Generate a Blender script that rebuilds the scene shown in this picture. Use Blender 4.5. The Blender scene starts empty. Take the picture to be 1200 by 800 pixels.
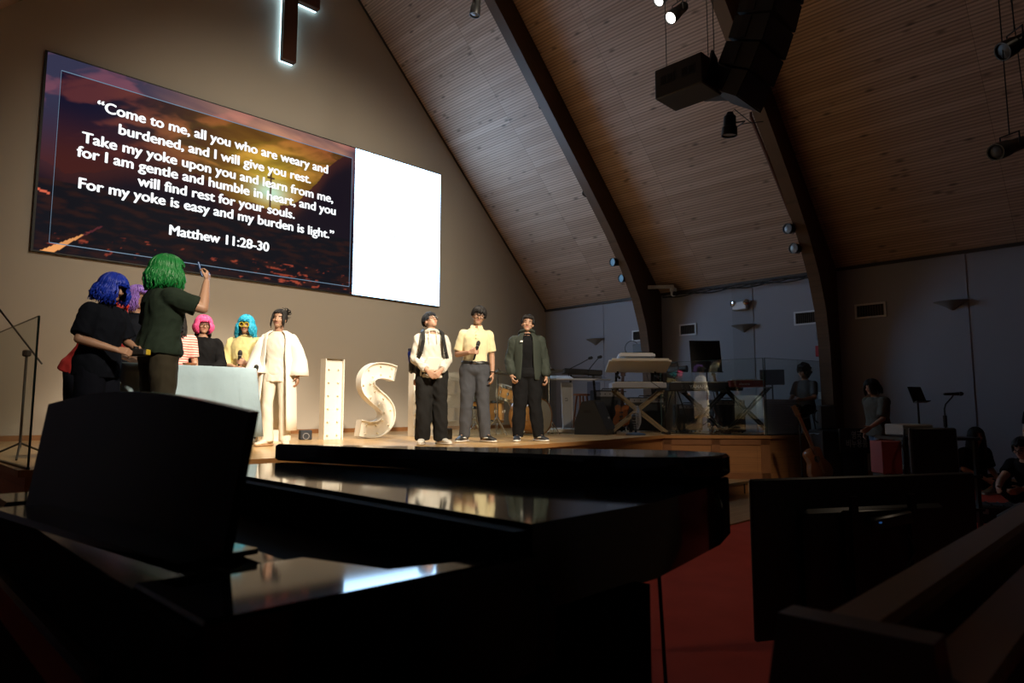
import bpy, bmesh, math, random
from mathutils import Vector, Matrix, Euler, noise
PI = math.pi
V = Vector
SC = bpy.context.scene
COL = SC.collection
rnd = random.Random(7)

# ------------------------------------------------------------------ camera, light, exposure
CAM_H, STAGE = 1.15, 0.72
WX, WY = 12.6, 11.455            # right wall, screen wall
EAVE, SLOPE, RIDGE_X = 3.69, 1.034, 5.36
FPX, YAW, PITCH = 780.0, math.radians(45.2), math.atan(80/780.0)

cam_d = bpy.data.cameras.new('camera'); cam = bpy.data.objects.new('camera', cam_d); COL.objects.link(cam)
cam.location = (0, 0, CAM_H)
cam.rotation_euler = (PI/2 + PITCH, 0, YAW - PI/2)
cam_d.sensor_width = 36.0; cam_d.lens = 36.0*FPX/1200.0
cam_d.clip_start = 0.02; cam_d.clip_end = 100
cam_d.dof.use_dof = True; cam_d.dof.focus_distance = 9.0; cam_d.dof.aperture_fstop = 4.0
SC.camera = cam
SC.view_settings.view_transform = 'Standard'; SC.view_settings.look = 'None'
SC.view_settings.exposure = 0.0; SC.view_settings.gamma = 1.0
SC.view_settings.use_curve_mapping = False
SC.cycles.use_denoising = True
SC.cycles.max_bounces = 8; SC.cycles.transparent_max_bounces = 16
SC.cycles.sample_clamp_indirect = 4.0
SC.cycles.caustics_reflective = False; SC.cycles.caustics_refractive = False

world = bpy.data.worlds.new('world'); SC.world = world; world.use_nodes = True
world.node_tree.nodes['Background'].inputs[0].default_value = (1.0, 0.62, 0.36, 1)
world.node_tree.nodes['Background'].inputs[1].default_value = 0.0015

def spot(name, loc, target, power, angle, blend, color, size=0.12):
    d = bpy.data.lights.new(name, 'SPOT'); d.energy = power; d.spot_size = math.radians(angle); d.spot_blend = blend
    d.color = color; d.shadow_soft_size = size
    o = bpy.data.objects.new(name, d); COL.objects.link(o); o.location = loc
    o.rotation_euler = (V(target)-V(loc)).to_track_quat('-Z', 'Y').to_euler()
    return o
def area(name, loc, target, power, sx, sy, color):
    d = bpy.data.lights.new(name, 'AREA'); d.energy = power; d.shape = 'RECTANGLE'; d.size = sx; d.size_y = sy; d.color = color
    o = bpy.data.objects.new(name, d); COL.objects.link(o); o.location = loc
    o.rotation_euler = (V(target)-V(loc)).to_track_quat('-Z', 'Y').to_euler()
    return o
WARM = (1.0, 0.86, 0.66)
spot('stage_spot_center', (3.0, -0.3, 6.2), (4.0, 9.0, 1.25), 5000, 25, 0.8, WARM, 0.2)
spot('stage_spot_right', (3.4, -1.0, 5.6), (6.15, 7.0, 1.35), 5000, 21, 0.7, WARM, 0.2)
spot('stage_spot_left', (1.9, -0.2, 5.8), (2.6, 7.2, 1.2), 2900, 25, 1.0, WARM, 0.2)
spot('stage_floor_fill', (4.6, 7.7, 9.6), (4.6, 7.9, 0.7), 2300, 56, 0.9, WARM, 0.3)  # added overhead lamp that brightens the stage floor
spot('wall_fill', (5.0, 1.6, 8.0), (5.7, 11.3, 3.1), 2400, 59, 1.0, WARM, 0.3)  # added lamp that lifts the screen wall
spot('platform_spot', (7.4, 0.2, 6.6), (10.0, 7.6, 0.9), 550, 26, 0.9, (1.0, 0.8, 0.6), 0.2)
spot('platform_front_spot', (5.0, 0.2, 5.2), (9.9, 5.2, 0.25), 620, 19, 0.9, (1.0, 0.8, 0.6), 0.2)
spot('carpet_fill', (6.5, -1.5, 7.2), (4.9, 2.6, 0.0), 130, 46, 1.0, (1.0, 0.78, 0.55), 0.3)  # added lamp for the carpet and pews, no fixture of the hall
SCREEN_WHITE, SCREEN_PIC = 7.5, 0.85

# ------------------------------------------------------------------ pixel -> point
_F = V((math.cos(YAW), math.sin(YAW), 0)); _R = V((math.sin(YAW), -math.cos(YAW), 0)); _Z = V((0, 0, 1))
_FW = _F*math.cos(PITCH) + _Z*math.sin(PITCH); _UP = -_F*math.sin(PITCH) + _Z*math.cos(PITCH)
def _ray(x, y): return _FW + _R*((x-600)/FPX) + _UP*((400-y)/FPX)
def onz(x, y, z): d = _ray(x, y); return V((0, 0, CAM_H)) + d*((z-CAM_H)/d.z)
def ony(x, y, Y): d = _ray(x, y); return V((0, 0, CAM_H)) + d*(Y/d.y)
def onx(x, y, X): d = _ray(x, y); return V((0, 0, CAM_H)) + d*(X/d.x)
def ond(x, y, D): d = _ray(x, y); return V((0, 0, CAM_H)) + d*(D/d.dot(_F))
def facing(deg=0): return -(PI/2 - YAW) + math.radians(deg)   # rotz that turns a local -Y front to the camera, + = to the viewer's right

# ------------------------------------------------------------------ materials
MATS = {}
def nt(name):
    m = bpy.data.materials.new(name); m.use_nodes = True
    return m, m.node_tree, m.node_tree.nodes['Principled BSDF']
def pbr(name, col, rough=0.6, metal=0.0, var=0.0, scale=8.0, bump=0.0, bscale=60.0, coat=0.0, sheen=0.0, sss=0.0, spec=0.5):
    if name in MATS: return MATS[name]
    m, t, b = nt(name)
    b.inputs['Base Color'].default_value = (*col, 1); b.inputs['Roughness'].default_value = rough; b.inputs['Metallic'].default_value = metal
    b.inputs['Coat Weight'].default_value = coat; b.inputs['Sheen Weight'].default_value = sheen
    b.inputs['Specular IOR Level'].default_value = spec
    if sss: b.inputs['Subsurface Weight'].default_value = sss; b.inputs['Subsurface Radius'].default_value = (0.01, 0.004, 0.002)
    tc = t.nodes.new('ShaderNodeTexCoord')
    if var:
        n = t.nodes.new('ShaderNodeTexNoise'); n.inputs['Scale'].default_value = scale; n.inputs['Detail'].default_value = 5
        t.links.new(tc.outputs['Object'], n.inputs['Vector'])
        r = t.nodes.new('ShaderNodeMapRange'); r.inputs['To Min'].default_value = 1-var; r.inputs['To Max'].default_value = 1+var
        t.links.new(n.outputs['Fac'], r.inputs['Value'])
        mx = t.nodes.new('ShaderNodeMix'); mx.data_type = 'RGBA'; mx.blend_type = 'MULTIPLY'; mx.inputs['Factor'].default_value = 1
        mx.inputs['A'].default_value = (*col, 1); t.links.new(r.outputs['Result'], mx.inputs['B'])
        t.links.new(mx.outputs['Result'], b.inputs['Base Color'])
    if bump:
        n2 = t.nodes.new('ShaderNodeTexNoise'); n2.inputs['Scale'].default_value = bscale; n2.inputs['Detail'].default_value = 3
        t.links.new(tc.outputs['Object'], n2.inputs['Vector'])
        bp = t.nodes.new('ShaderNodeBump'); bp.inputs['Strength'].default_value = bump; bp.inputs['Distance'].default_value = 0.01
        t.links.new(n2.outputs['Fac'], bp.inputs['Height']); t.links.new(bp.outputs['Normal'], b.inputs['Normal'])
    MATS[name] = m
    return m
def emit(name, col, strength):
    if name in MATS: return MATS[name]
    m, t, b = nt(name)
    b.inputs['Base Color'].default_value = (0.02, 0.02, 0.02, 1)
    b.inputs['Emission Color'].default_value = (*col, 1); b.inputs['Emission Strength'].default_value = strength
    MATS[name] = m; return m
def glass(name, tint=(0.93, 0.97, 0.95), refl=1.0):
    if name in MATS: return MATS[name]
    m = bpy.data.materials.new(name); m.use_nodes = True; t = m.node_tree
    t.nodes.remove(t.nodes['Principled BSDF'])
    tr = t.nodes.new('ShaderNodeBsdfTransparent'); tr.inputs['Color'].default_value = (*tint, 1)
    gl = t.nodes.new('ShaderNodeBsdfGlossy'); gl.inputs['Roughness'].default_value = 0.0
    fr = t.nodes.new('ShaderNodeFresnel'); fr.inputs['IOR'].default_value = 1.5
    ml = t.nodes.new('ShaderNodeMath'); ml.operation = 'MULTIPLY'; ml.inputs[1].default_value = refl; ml.use_clamp = True
    ge = t.nodes.new('ShaderNodeNewGeometry'); iv = t.nodes.new('ShaderNodeMath'); iv.operation = 'SUBTRACT'; iv.inputs[0].default_value = 1
    t.links.new(ge.outputs['Backfacing'], iv.inputs[1]); fb = t.nodes.new('ShaderNodeMath'); fb.operation = 'MULTIPLY'
    t.links.new(fr.outputs['Fac'], fb.inputs[0]); t.links.new(iv.outputs[0], fb.inputs[1]); t.links.new(fb.outputs[0], ml.inputs[0])
    mx = t.nodes.new('ShaderNodeMixShader'); t.links.new(ml.outputs[0], mx.inputs['Fac'])
    t.links.new(tr.outputs[0], mx.inputs[1]); t.links.new(gl.outputs[0], mx.inputs[2])
    t.links.new(mx.outputs[0], t.nodes['Material Output'].inputs['Surface'])
    MATS[name] = m; return m
def planks(name, c1, c2, width=0.14, length=2.2, axis='Y', u=(0, 1, 0), w=(1, 0, 0), rough=0.5, gap=0.5, knots=0.0, ribs=0.0, coat=0.0, bump=0.15):
    """boards: u = direction along the board, w = direction across it (object space)"""
    if name in MATS: return MATS[name]
    m, t, b = nt(name); L = t.links
    tc = t.nodes.new('ShaderNodeTexCoord')
    def dot(vec):
        d = t.nodes.new('ShaderNodeVectorMath'); d.operation = 'DOT_PRODUCT'; d.inputs[1].default_value = vec
        L.new(tc.outputs['Object'], d.inputs[0]); return d.outputs['Value']
    cu, cw = dot(u), dot(w)
    cb = t.nodes.new('ShaderNodeCombineXYZ'); L.new(cu, cb.inputs[0]); L.new(cw, cb.inputs[1])
    br = t.nodes.new('ShaderNodeTexBrick'); br.inputs['Scale'].default_value = 1.0
    br.inputs['Brick Width'].default_value = length; br.inputs['Row Height'].default_value = width
    br.inputs['Mortar Size'].default_value = 0.003; br.inputs['Mortar Smooth'].default_value = 0.3; br.inputs['Bias'].default_value = 0
    br.offset = 0.37; br.offset_frequency = 1
    br.inputs['Color1'].default_value = (*c1, 1); br.inputs['Color2'].default_value = (*c2, 1)
    br.inputs['Mortar'].default_value = (*[c*gap for c in c1], 1)
    L.new(cb.outputs[0], br.inputs['Vector'])
    # grain
    mp = t.nodes.new('ShaderNodeMapping'); mp.inputs['Scale'].default_value = (1.2, 26, 1); L.new(cb.outputs[0], mp.inputs[0])
    n = t.nodes.new('ShaderNodeTexNoise'); n.inputs['Scale'].default_value = 1.6; n.inputs['Detail'].default_value = 6; L.new(mp.outputs[0], n.inputs['Vector'])
    r = t.nodes.new('ShaderNodeMapRange'); r.inputs['To Min'].default_value = 0.7; r.inputs['To Max'].default_value = 1.25; L.new(n.outputs['Fac'], r.inputs['Value'])
    mx = t.nodes.new('ShaderNodeMix'); mx.data_type = 'RGBA'; mx.blend_type = 'MULTIPLY'; mx.inputs['Factor'].default_value = 1
    L.new(br.outputs['Color'], mx.inputs['A']); L.new(r.outputs['Result'], mx.inputs['B'])
    out = mx.outputs['Result']
    if knots:
        mp2 = t.nodes.new('ShaderNodeMapping'); mp2.inputs['Scale'].default_value = (2.2, 5.5, 1); L.new(cb.outputs[0], mp2.inputs[0])
        vo = t.nodes.new('ShaderNodeTexVoronoi'); vo.inputs['Scale'].default_value = 1.0; L.new(mp2.outputs[0], vo.inputs['Vector'])
        r2 = t.nodes.new('ShaderNodeMapRange'); r2.inputs['From Min'].default_value = 0.05; r2.inputs['From Max'].default_value = 0.2
        r2.inputs['To Min'].default_value = 1-knots; r2.inputs['To Max'].default_value = 1.0; L.new(vo.outputs['Distance'], r2.inputs['Value'])
        m2 = t.nodes.new('ShaderNodeMix'); m2.data_type = 'RGBA'; m2.blend_type = 'MULTIPLY'; m2.inputs['Factor'].default_value = 1
        L.new(out, m2.inputs['A']); L.new(r2.outputs['Result'], m2.inputs['B']); out = m2.outputs['Result']
    hgt = br.outputs['Fac']
    if ribs:      # narrow milled grooves along every board
        ml = t.nodes.new('ShaderNodeMath'); ml.operation = 'MULTIPLY'; ml.inputs[1].default_value = 2*PI/ribs; L.new(cw, ml.inputs[0])
        sn = t.nodes.new('ShaderNodeMath'); sn.operation = 'SINE'; L.new(ml.outputs[0], sn.inputs[0])
        r3 = t.nodes.new('ShaderNodeMapRange'); r3.inputs['From Min'].default_value = -1; r3.inputs['To Min'].default_value = 0.6; r3.inputs['To Max'].default_value = 1.12
        L.new(sn.outputs[0], r3.inputs['Value'])
        m3 = t.nodes.new('ShaderNodeMix'); m3.data_type = 'RGBA'; m3.blend_type = 'MULTIPLY'; m3.inputs['Factor'].default_value = 1
        L.new(out, m3.inputs['A']); L.new(r3.outputs['Result'], m3.inputs['B']); out = m3.outputs['Result']
    L.new(out, b.inputs['Base Color'])
    bp = t.nodes.new('ShaderNodeBump'); bp.inputs['Strength'].default_value = bump; bp.inputs['Distance'].default_value = 0.004; bp.invert = True
    L.new(hgt, bp.inputs['Height']); L.new(bp.outputs['Normal'], b.inputs['Normal'])
    b.inputs['Roughness'].default_value = rough; b.inputs['Coat Weight'].default_value = coat
    MATS[name] = m; return m
def attr_emit(name, attr, strength):
    m, t, b = nt(name); b.inputs['Base Color'].default_value = (0.002, 0.002, 0.002, 1); b.inputs['Roughness'].default_value = 0.6; b.inputs['Specular IOR Level'].default_value = 0.05
    a = t.nodes.new('ShaderNodeAttribute'); a.attribute_name = attr
    t.links.new(a.outputs['Color'], b.inputs['Emission Color']); b.inputs['Emission Strength'].default_value = strength
    return m

BLACK = pbr('piano_black', (0.004, 0.004, 0.005), 0.06, spec=0.5)
BLKP = pbr('black_plastic', (0.012, 0.012, 0.013), 0.5)
BLKM = pbr('black_metal', (0.012, 0.012, 0.013), 0.35, 0.2)
CHROME = pbr('chrome', (0.7, 0.7, 0.7), 0.18, 1.0)
WHITE = pbr('white_paint', (0.8, 0.8, 0.78), 0.45)
GREYP = pbr('grey_plastic', (0.25, 0.25, 0.27), 0.5)
SPK = pbr('speaker_black', (0.028, 0.028, 0.028), 0.7, bump=0.3, bscale=200)
GLASS = glass('clear_glass', (0.93, 0.96, 0.945), 2.6)

# ------------------------------------------------------------------ mesh helpers
def ortho(d):
    d = d.normalized(); a = V((0, 0, 1)) if abs(d.z) < 0.9 else V((1, 0, 0))
    x = a.cross(d).normalized(); return x, d.cross(x)
class MB:
    def __init__(s): s.bm = bmesh.new()
    def ring(s, pts): return [s.bm.verts.new(p) for p in pts]
    def skin(s, rings, cap=True, closed=True):
        n = len(rings[0]); k = n if closed else n-1
        for a, b in zip(rings, rings[1:]):
            for i in range(k):
                try: s.bm.faces.new((a[i], a[(i+1) % n], b[(i+1) % n], b[i]))
                except ValueError: pass
        if cap and closed:
            try: s.bm.faces.new(list(reversed(rings[0]))); s.bm.faces.new(rings[-1])
            except ValueError: pass
        return s
    def box(s, c, size, rot=None, bev=0.0):
        hx, hy, hz = size[0]/2, size[1]/2, size[2]/2; c = V(c)
        R = rot if rot is not None else Matrix.Identity(3)
        if bev <= 0:
            v = [s.bm.verts.new(c + R @ V((x*hx, y*hy, z*hz))) for z in (-1, 1) for x, y in ((-1, -1), (1, -1), (1, 1), (-1, 1))]
            for f in ((3, 2, 1, 0), (4, 5, 6, 7), (0, 1, 5, 4), (1, 2, 6, 5), (2, 3, 7, 6), (3, 0, 4, 7)): s.bm.faces.new([v[i] for i in f])
        else:
            b = min(bev, hx*.95, hy*.95, hz*.95)
            rings = []
            for z, ins in ((-hz, b), (-hz+b, 0), (hz-b, 0), (hz, b)):
                x, y = hx-ins, hy-ins; bb = b if ins == 0 else b*.4
                pts = [(-x+bb, -y), (x-bb, -y), (x, -y+bb), (x, y-bb), (x-bb, y), (-x+bb, y), (-x, y-bb), (-x, -y+bb)]
                rings.append(s.ring([c + R @ V((px, py, z)) for px, py in pts]))
            s.skin(rings)
        return s
    def span(s, a, b, bev=0.0):       # box from corner a to corner b
        a, b = V(a), V(b); return s.box((a+b)/2, (abs(b.x-a.x), abs(b.y-a.y), abs(b.z-a.z)), None, bev)
    def beam(s, p, q, w, h, up=(0, 0, 1), bev=0.0):
        p, q = V(p), V(q); d = (q-p); L = d.length; d.normalize(); up = V(up)
        x = d.cross(up); x = x.normalized() if x.length > 1e-5 else ortho(d)[0]
        z = x.cross(d); R = Matrix((x, d, z)).transposed()
        return s.box((p+q)/2, (w, L, h), R, bev)
    def cyl(s, p, q, r0, r1=None, seg=16, cap=True):
        p, q = V(p), V(q); r1 = r0 if r1 is None else r1
        x, y = ortho(q-p)
        f = lambda c, r: s.ring([c + (x*math.cos(2*PI*i/seg) + y*math.sin(2*PI*i/seg))*r for i in range(seg)])
        return s.skin([f(p, r0), f(q, r1)], cap)
    def tube(s, pts, r, seg=8):
        pts = [V(p) for p in pts]; rings = []
        up = None
        for i, p in enumerate(pts):
            d = (pts[min(i+1, len(pts)-1)] - pts[max(i-1, 0)]).normalized()
            if up is None: x, y = ortho(d)
            else:
                x = up - d*up.dot(d)
                x = x.normalized() if x.length > 1e-6 else ortho(d)[0]; y = d.cross(x)
            up = x; rr = r[i] if isinstance(r, (list, tuple)) else r
            rings.append(s.ring([p + (x*math.cos(2*PI*k/seg) + y*math.sin(2*PI*k/seg))*rr for k in range(seg)]))
        return s.skin(rings)
    def lathe(s, base, axis, prof, seg=24, cap=True):   # prof: (along, radius)
        base, axis = V(base), V(axis).normalized(); x, y = ortho(axis)
        return s.skin([s.ring([base + axis*h + (x*math.cos(2*PI*i/seg)+y*math.sin(2*PI*i/seg))*max(r, 1e-4) for i in range(seg)]) for h, r in prof], cap)
    def ell(s, c, r, rot=None, seg=16, rings=10):
        c = V(c); R = rot if rot is not None else Matrix.Identity(3); rr = (r, r, r) if not hasattr(r, '__len__') else r
        L = []
        for j in range(rings+1):
            th = PI*(j/rings); th = min(max(th, 0.02), PI-0.02)
            L.append(s.ring([c + R @ V((rr[0]*math.sin(th)*math.cos(2*PI*i/seg), rr[1]*math.sin(th)*math.sin(2*PI*i/seg), -rr[2]*math.cos(th))) for i in range(seg)]))
        return s.skin(L)
    def limb(s, p, r0, q, r1, seg=14, e0=True, e1=True):
        s.cyl(p, q, r0, r1, seg)
        if e0: s.ell(p, r0, None, seg, 8)
        if e1: s.ell(q, r1, None, seg, 8)
        return s
    def prism(s, poly, z0, z1, M=None):        # polygon in XY extruded in Z, optional matrix
        f = (lambda p: M @ V(p)) if M is not None else V
        return s.skin([s.ring([f((x, y, z)) for x, y in poly]) for z in (z0, z1)])
    def torus(s, c, axis, R, r, seg=28, ss=8, a0=0, a1=2*PI):
        c = V(c); x, y = ortho(V(axis)); full = abs(a1-a0-2*PI) < 1e-4
        pts = [c + (x*math.cos(a0+(a1-a0)*i/seg) + y*math.sin(a0+(a1-a0)*i/seg))*R for i in range(seg+1)]
        if full: pts[-1] = pts[0].copy()
        return s.tube(pts, r, ss)
    def build(s, name, mat, parent=None, smooth=None, world=False):
        bm = s.bm
        bmesh.ops.recalc_face_normals(bm, faces=bm.faces[:])
        me = bpy.data.meshes.new(name); bm.to_mesh(me); bm.free()
        return link(name, me, mat, parent, smooth, world)
def link(name, me, mat, parent=None, smooth=None, world=False):
    if world and parent is not None:
        p = parent; M = Matrix.Identity(4)
        chain = []
        while p is not None: chain.append(p); p = p.parent
        for c in reversed(chain): M = M @ Matrix.LocRotScale(c.location, c.rotation_euler, c.scale)
        me.transform(M.inverted())
    o = bpy.data.objects.new(name, me); COL.objects.link(o)
    for m in (mat if isinstance(mat, (list, tuple)) else [mat]): me.materials.append(m)
    if parent is not None: o.parent = parent
    if smooth is None: smooth = 35
    if smooth:
        for p in me.polygons: p.use_smooth = True
        bm = bmesh.new(); bm.from_mesh(me); ang = math.radians(smooth)
        for e in bm.edges:
            if len(e.link_faces) == 2 and e.calc_face_angle(0) > ang: e.smooth = False
        bm.to_mesh(me); bm.free()
    return o
def tag(o, label, cat, group=None):
    o['label'] = label; o['category'] = cat
    if group: o['group'] = group
    return o
def thing(name, label, cat, loc=(0, 0, 0), rotz=0.0, group=None, scale=1.0):
    o = bpy.data.objects.new(name, None); COL.objects.link(o); o.empty_display_size = 0.1
    o.location = loc; o.rotation_euler = (0, 0, rotz); o.scale = (scale,)*3
    return tag(o, label, cat, group)
def struct(o): o['kind'] = 'structure'; return o
def dup(root, loc=None, rot=None, label=None, group=None):
    def cp(o, par):
        c = o.copy(); COL.objects.link(c)
        if par is not None: c.parent = par
        for ch in [k for k in bpy.data.objects if k.parent == o]: cp(ch, c)
        return c
    kids = list(bpy.data.objects)
    r = cp(root, None)
    if loc is not None: r.location = loc
    if rot is not None: r.rotation_euler = rot
    if label: r['label'] = label
    if group: r['group'] = group
    return r
def text_mesh(body, size, bold=0.0, extrude=0.002, width=None, align='CENTER', spacing=1.0):
    cu = bpy.data.curves.new('lettering', 'FONT'); cu.body = body; cu.size = size; cu.align_x = align; cu.offset = bold; cu.extrude = extrude
    cu.space_character = spacing; cu.resolution_u = 4
    o = bpy.data.objects.new('lettering', cu); COL.objects.link(o)
    dg = bpy.context.evaluated_depsgraph_get(); dg.update()
    me = bpy.data.meshes.new_from_object(o.evaluated_get(dg))
    bpy.data.objects.remove(o); bpy.data.curves.remove(cu)
    if width and len(me.vertices):
        xs = [v.co.x for v in me.vertices]; k = width/(max(xs)-min(xs)); c = (max(xs)+min(xs))/2
        for v in me.vertices: v.co.x = (v.co.x-c)*k
    return me
def remesh(mb, voxel, smooth=4, wr=0.0, wf=9.0, seed=0.0):
    me = bpy.data.meshes.new('tmp'); bmesh.ops.recalc_face_normals(mb.bm, faces=mb.bm.faces[:]); mb.bm.to_mesh(me); mb.bm.free()
    o = bpy.data.objects.new('tmp', me); COL.objects.link(o)
    r = o.modifiers.new('r', 'REMESH'); r.mode = 'VOXEL'; r.voxel_size = voxel
    if smooth: s = o.modifiers.new('s', 'SMOOTH'); s.iterations = smooth; s.factor = 0.5
    dg = bpy.context.evaluated_depsgraph_get(); dg.update()
    out = bpy.data.meshes.new_from_object(o.evaluated_get(dg))
    bpy.data.objects.remove(o); bpy.data.meshes.remove(me)
    if wr:
        nr = [v.normal.copy() for v in out.vertices]
        for v, n in zip(out.vertices, nr):
            p = V((v.co.x*wf, v.co.y*wf, v.co.z*wf*.8+v.co.x*wf*.5)) + V((seed, seed, seed))
            a = 0.8*noise.noise(p) - 1.5*abs(noise.noise(p*1.3+V((9, 4, 2)))) + 0.4*noise.noise(p*2.3) + 0.45
            v.co += n*(wr*a)
    return out

# ------------------------------------------------------------------ the setting
M_WALL = pbr('wall_paint', (0.50, 0.45, 0.385), 0.85, bump=0.05, bscale=150)
M_WALLR = pbr('wall_panel_paint', (0.30, 0.30, 0.335), 0.85, var=0.04, scale=2, bump=0.08, bscale=180)
M_PIL = pbr('pilaster_paint', (0.26, 0.26, 0.285), 0.85)
M_CEIL = planks('ceiling_boards', (0.52, 0.36, 0.27), (0.41, 0.27, 0.195), 0.155, 2.6, u=(0, 1, 0), w=(0.695, 0, -0.719), rough=0.6, gap=0.35, knots=0.6, ribs=0.052, bump=0.3)
M_BEAM = planks('glulam', (0.085, 0.042, 0.022), (0.07, 0.034, 0.018), 0.04, 6.0, u=(0.69, 0, -0.72), w=(0.72, 0, 0.69), rough=0.45, gap=0.7, bump=0.05)
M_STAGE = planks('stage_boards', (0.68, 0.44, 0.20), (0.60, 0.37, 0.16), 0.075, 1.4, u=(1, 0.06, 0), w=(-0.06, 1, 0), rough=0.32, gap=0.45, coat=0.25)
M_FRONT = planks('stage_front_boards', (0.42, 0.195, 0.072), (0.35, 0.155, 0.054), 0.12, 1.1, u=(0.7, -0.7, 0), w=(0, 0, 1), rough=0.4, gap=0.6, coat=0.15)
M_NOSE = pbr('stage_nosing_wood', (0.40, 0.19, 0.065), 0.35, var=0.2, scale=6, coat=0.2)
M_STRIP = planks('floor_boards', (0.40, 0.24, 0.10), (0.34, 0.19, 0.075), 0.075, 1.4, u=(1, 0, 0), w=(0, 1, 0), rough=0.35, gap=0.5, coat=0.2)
M_CARPET = pbr('red_carpet', (0.52, 0.075, 0.045), 0.95, var=0.25, scale=3, bump=0.5, bscale=350, spec=0.1)
M_BASE = pbr('baseboard_wood', (0.30, 0.135, 0.05), 0.4, var=0.2, scale=5)

def wallz(x): return EAVE + (WX-x)*SLOPE if x > RIDGE_X else EAVE + (WX-2*RIDGE_X+x)*SLOPE
LX = 2*RIDGE_X - WX
RZ = wallz(RIDGE_X)
struct(MB().box((5.4, 2.0, -0.05), (16, 20, 0.1)).build('floor', M_CARPET, smooth=0))
struct(MB().span((0.2, 3.29, 0.0), (WX, 6.6, 0.012)).build('floor_strip', M_STRIP, smooth=0))
# screen wall: a gable
def xz_prism(pts, y0, y1, mb=None):
    mb = mb or MB(); return mb.skin([mb.ring([V((x, y, z)) for x, z in pts]) for y in (y0, y1)])
struct(xz_prism([(LX, 0), (WX, 0), (WX, EAVE), (RIDGE_X, RZ), (LX, EAVE)], WY, WY+0.2).build('wall_back', M_WALL, smooth=0))
struct(MB().span((WX, -6, 0), (WX+0.2, WY, EAVE)).build('wall_right', M_WALLR, smooth=0))
struct(MB().span((LX-0.2, -6, 0), (LX, WY, EAVE)).build('wall_left', M_WALLR, smooth=0))
t = 0.2
struct(xz_prism([(WX+0.3, EAVE-0.3*SLOPE), (RIDGE_X, RZ), (LX-0.3, EAVE-0.3*SLOPE), (LX-0.3, EAVE+t), (RIDGE_X, RZ+t*1.4), (WX+0.3, EAVE+t)], -6, WY+0.2).build('ceiling', M_CEIL, smooth=0))
# dark strip in the corners and the cable bundle along the eave
struct(MB().beam((WX-0.02, -6, EAVE-0.01), (WX-0.02, WY, EAVE-0.01), 0.05, 0.05).build('trim_1', pbr('dark_trim', (0.03, 0.02, 0.015), 0.6)))
struct(MB().beam((WX, WY-0.02, EAVE), (RIDGE_X, WY-0.02, RZ), 0.04, 0.04, up=(0, 1, 0)).build('trim_2', MATS['dark_trim']))
cb = MB()
for k in range(3):
    y0, y1 = 4.6, 7.9
    pts = [(WX-0.07-0.02*k, y0+(y1-y0)*i/24, EAVE-0.02-0.03*k-0.05*abs(math.sin(i*0.55+k*1.3))) for i in range(25)]
    cb.tube(pts, 0.012, 6)
tag(cb.build('cable_bundle', BLKP), 'black cables sagging along the top of the right wall under the boarded ceiling', 'cable')
# flat pilaster strips with seams
for i, (ya, yb) in enumerate(((9.60, 10.04), (5.90, 6.34), (2.33, 2.77))):
    struct(MB().span((WX-0.012, ya, 0.0), (WX, yb, EAVE)).build('trim_%d' % (3+i), M_PIL if i == 1 else M_WALLR, smooth=0))
# laminated arches: rafter + haunch + column
low = [(RIDGE_X, RZ-0.70), (7.73, 8.05), (9.37, 6.33), (10.2, 5.46), (10.85, 4.76), (11.4, 4.08), (11.78, 3.46), (12.0, 2.9), (12.1, 2.3), (12.13, 1.5), (12.13, 0.0)]
up_ = [(WX-0.002, 0.0), (WX-0.002, EAVE-0.002), (RIDGE_X, RZ-0.004)]
for i, y in enumerate((8.0, 4.3, 0.6, -3.1)):
    mb = MB(); mb.skin([mb.ring([V((x, yy, z)) for x, z in low+up_]) for yy in (y, y+0.2)])
    lo = [(2*RIDGE_X-x, z) for x, z in low+up_]
    mb.skin([mb.ring([V((x, yy, z)) for x, z in lo]) for yy in (y, y+0.2)])
    struct(mb.build('trim_%d' % (6+i), M_BEAM, smooth=25))
# stage
FRONT = [(0.90, 5.84), (3.2, 5.68), (5.6, 5.62), (7.8, 5.88), (9.78, 6.22)]
OUT = FRONT + [(10.88, 4.88), (WX, 4.50), (WX, WY), (0.90, WY)]
def inset_poly(d):     # the riser stands back under the nosing
    return [(0.90+d, 5.84+d), (3.2, 5.68+d), (5.6, 5.62+d), (7.8, 5.88+d), (9.78, 6.22+d*1.3), (10.88+d*.4, 4.88+d), (WX, 4.50+d), (WX, WY), (0.90+d, WY)]
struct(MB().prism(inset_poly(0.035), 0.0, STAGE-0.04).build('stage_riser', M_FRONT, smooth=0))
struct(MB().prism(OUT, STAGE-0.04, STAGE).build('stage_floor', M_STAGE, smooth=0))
# framed panels on the chamfer and the rim nosing
nz = MB()
for a, b in zip(OUT[:6], OUT[1:7]): nz.beam((*a, STAGE-0.02), (*b, STAGE-0.02), 0.03, 0.05)
nz.beam((0.90, 5.84, STAGE-0.02), (0.90, WY, STAGE-0.02), 0.03, 0.05)
struct(nz.build('trim_10', M_NOSE))
ch = MB(); A, B = V((9.80, 6.24, 0)), V((10.90, 4.90, 0)); dd = (B-A).normalized(); nn = V((-dd.y, dd.x, 0)) * -1
nn = V((dd.y, -dd.x, 0)); off = nn*0.004
for p, q, w_, h_, zc in ((A, B, 0.03, 0.10, STAGE-0.10), (A, B, 0.03, 0.10, 0.06)): ch.beam(p+V((0, 0, zc)), q+V((0, 0, zc)), w_, h_)
for p in (A+dd*0.06, B-dd*0.08, A+dd*0.85): ch.beam(p+V((0, 0, 0)), p+V((0, 0, STAGE-0.05)), 0.03, 0.14, up=dd)
struct(ch.build('trim_11', pbr('stage_panel_frame', (0.26, 0.11, 0.04), 0.45, var=0.25, scale=7)))
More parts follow.
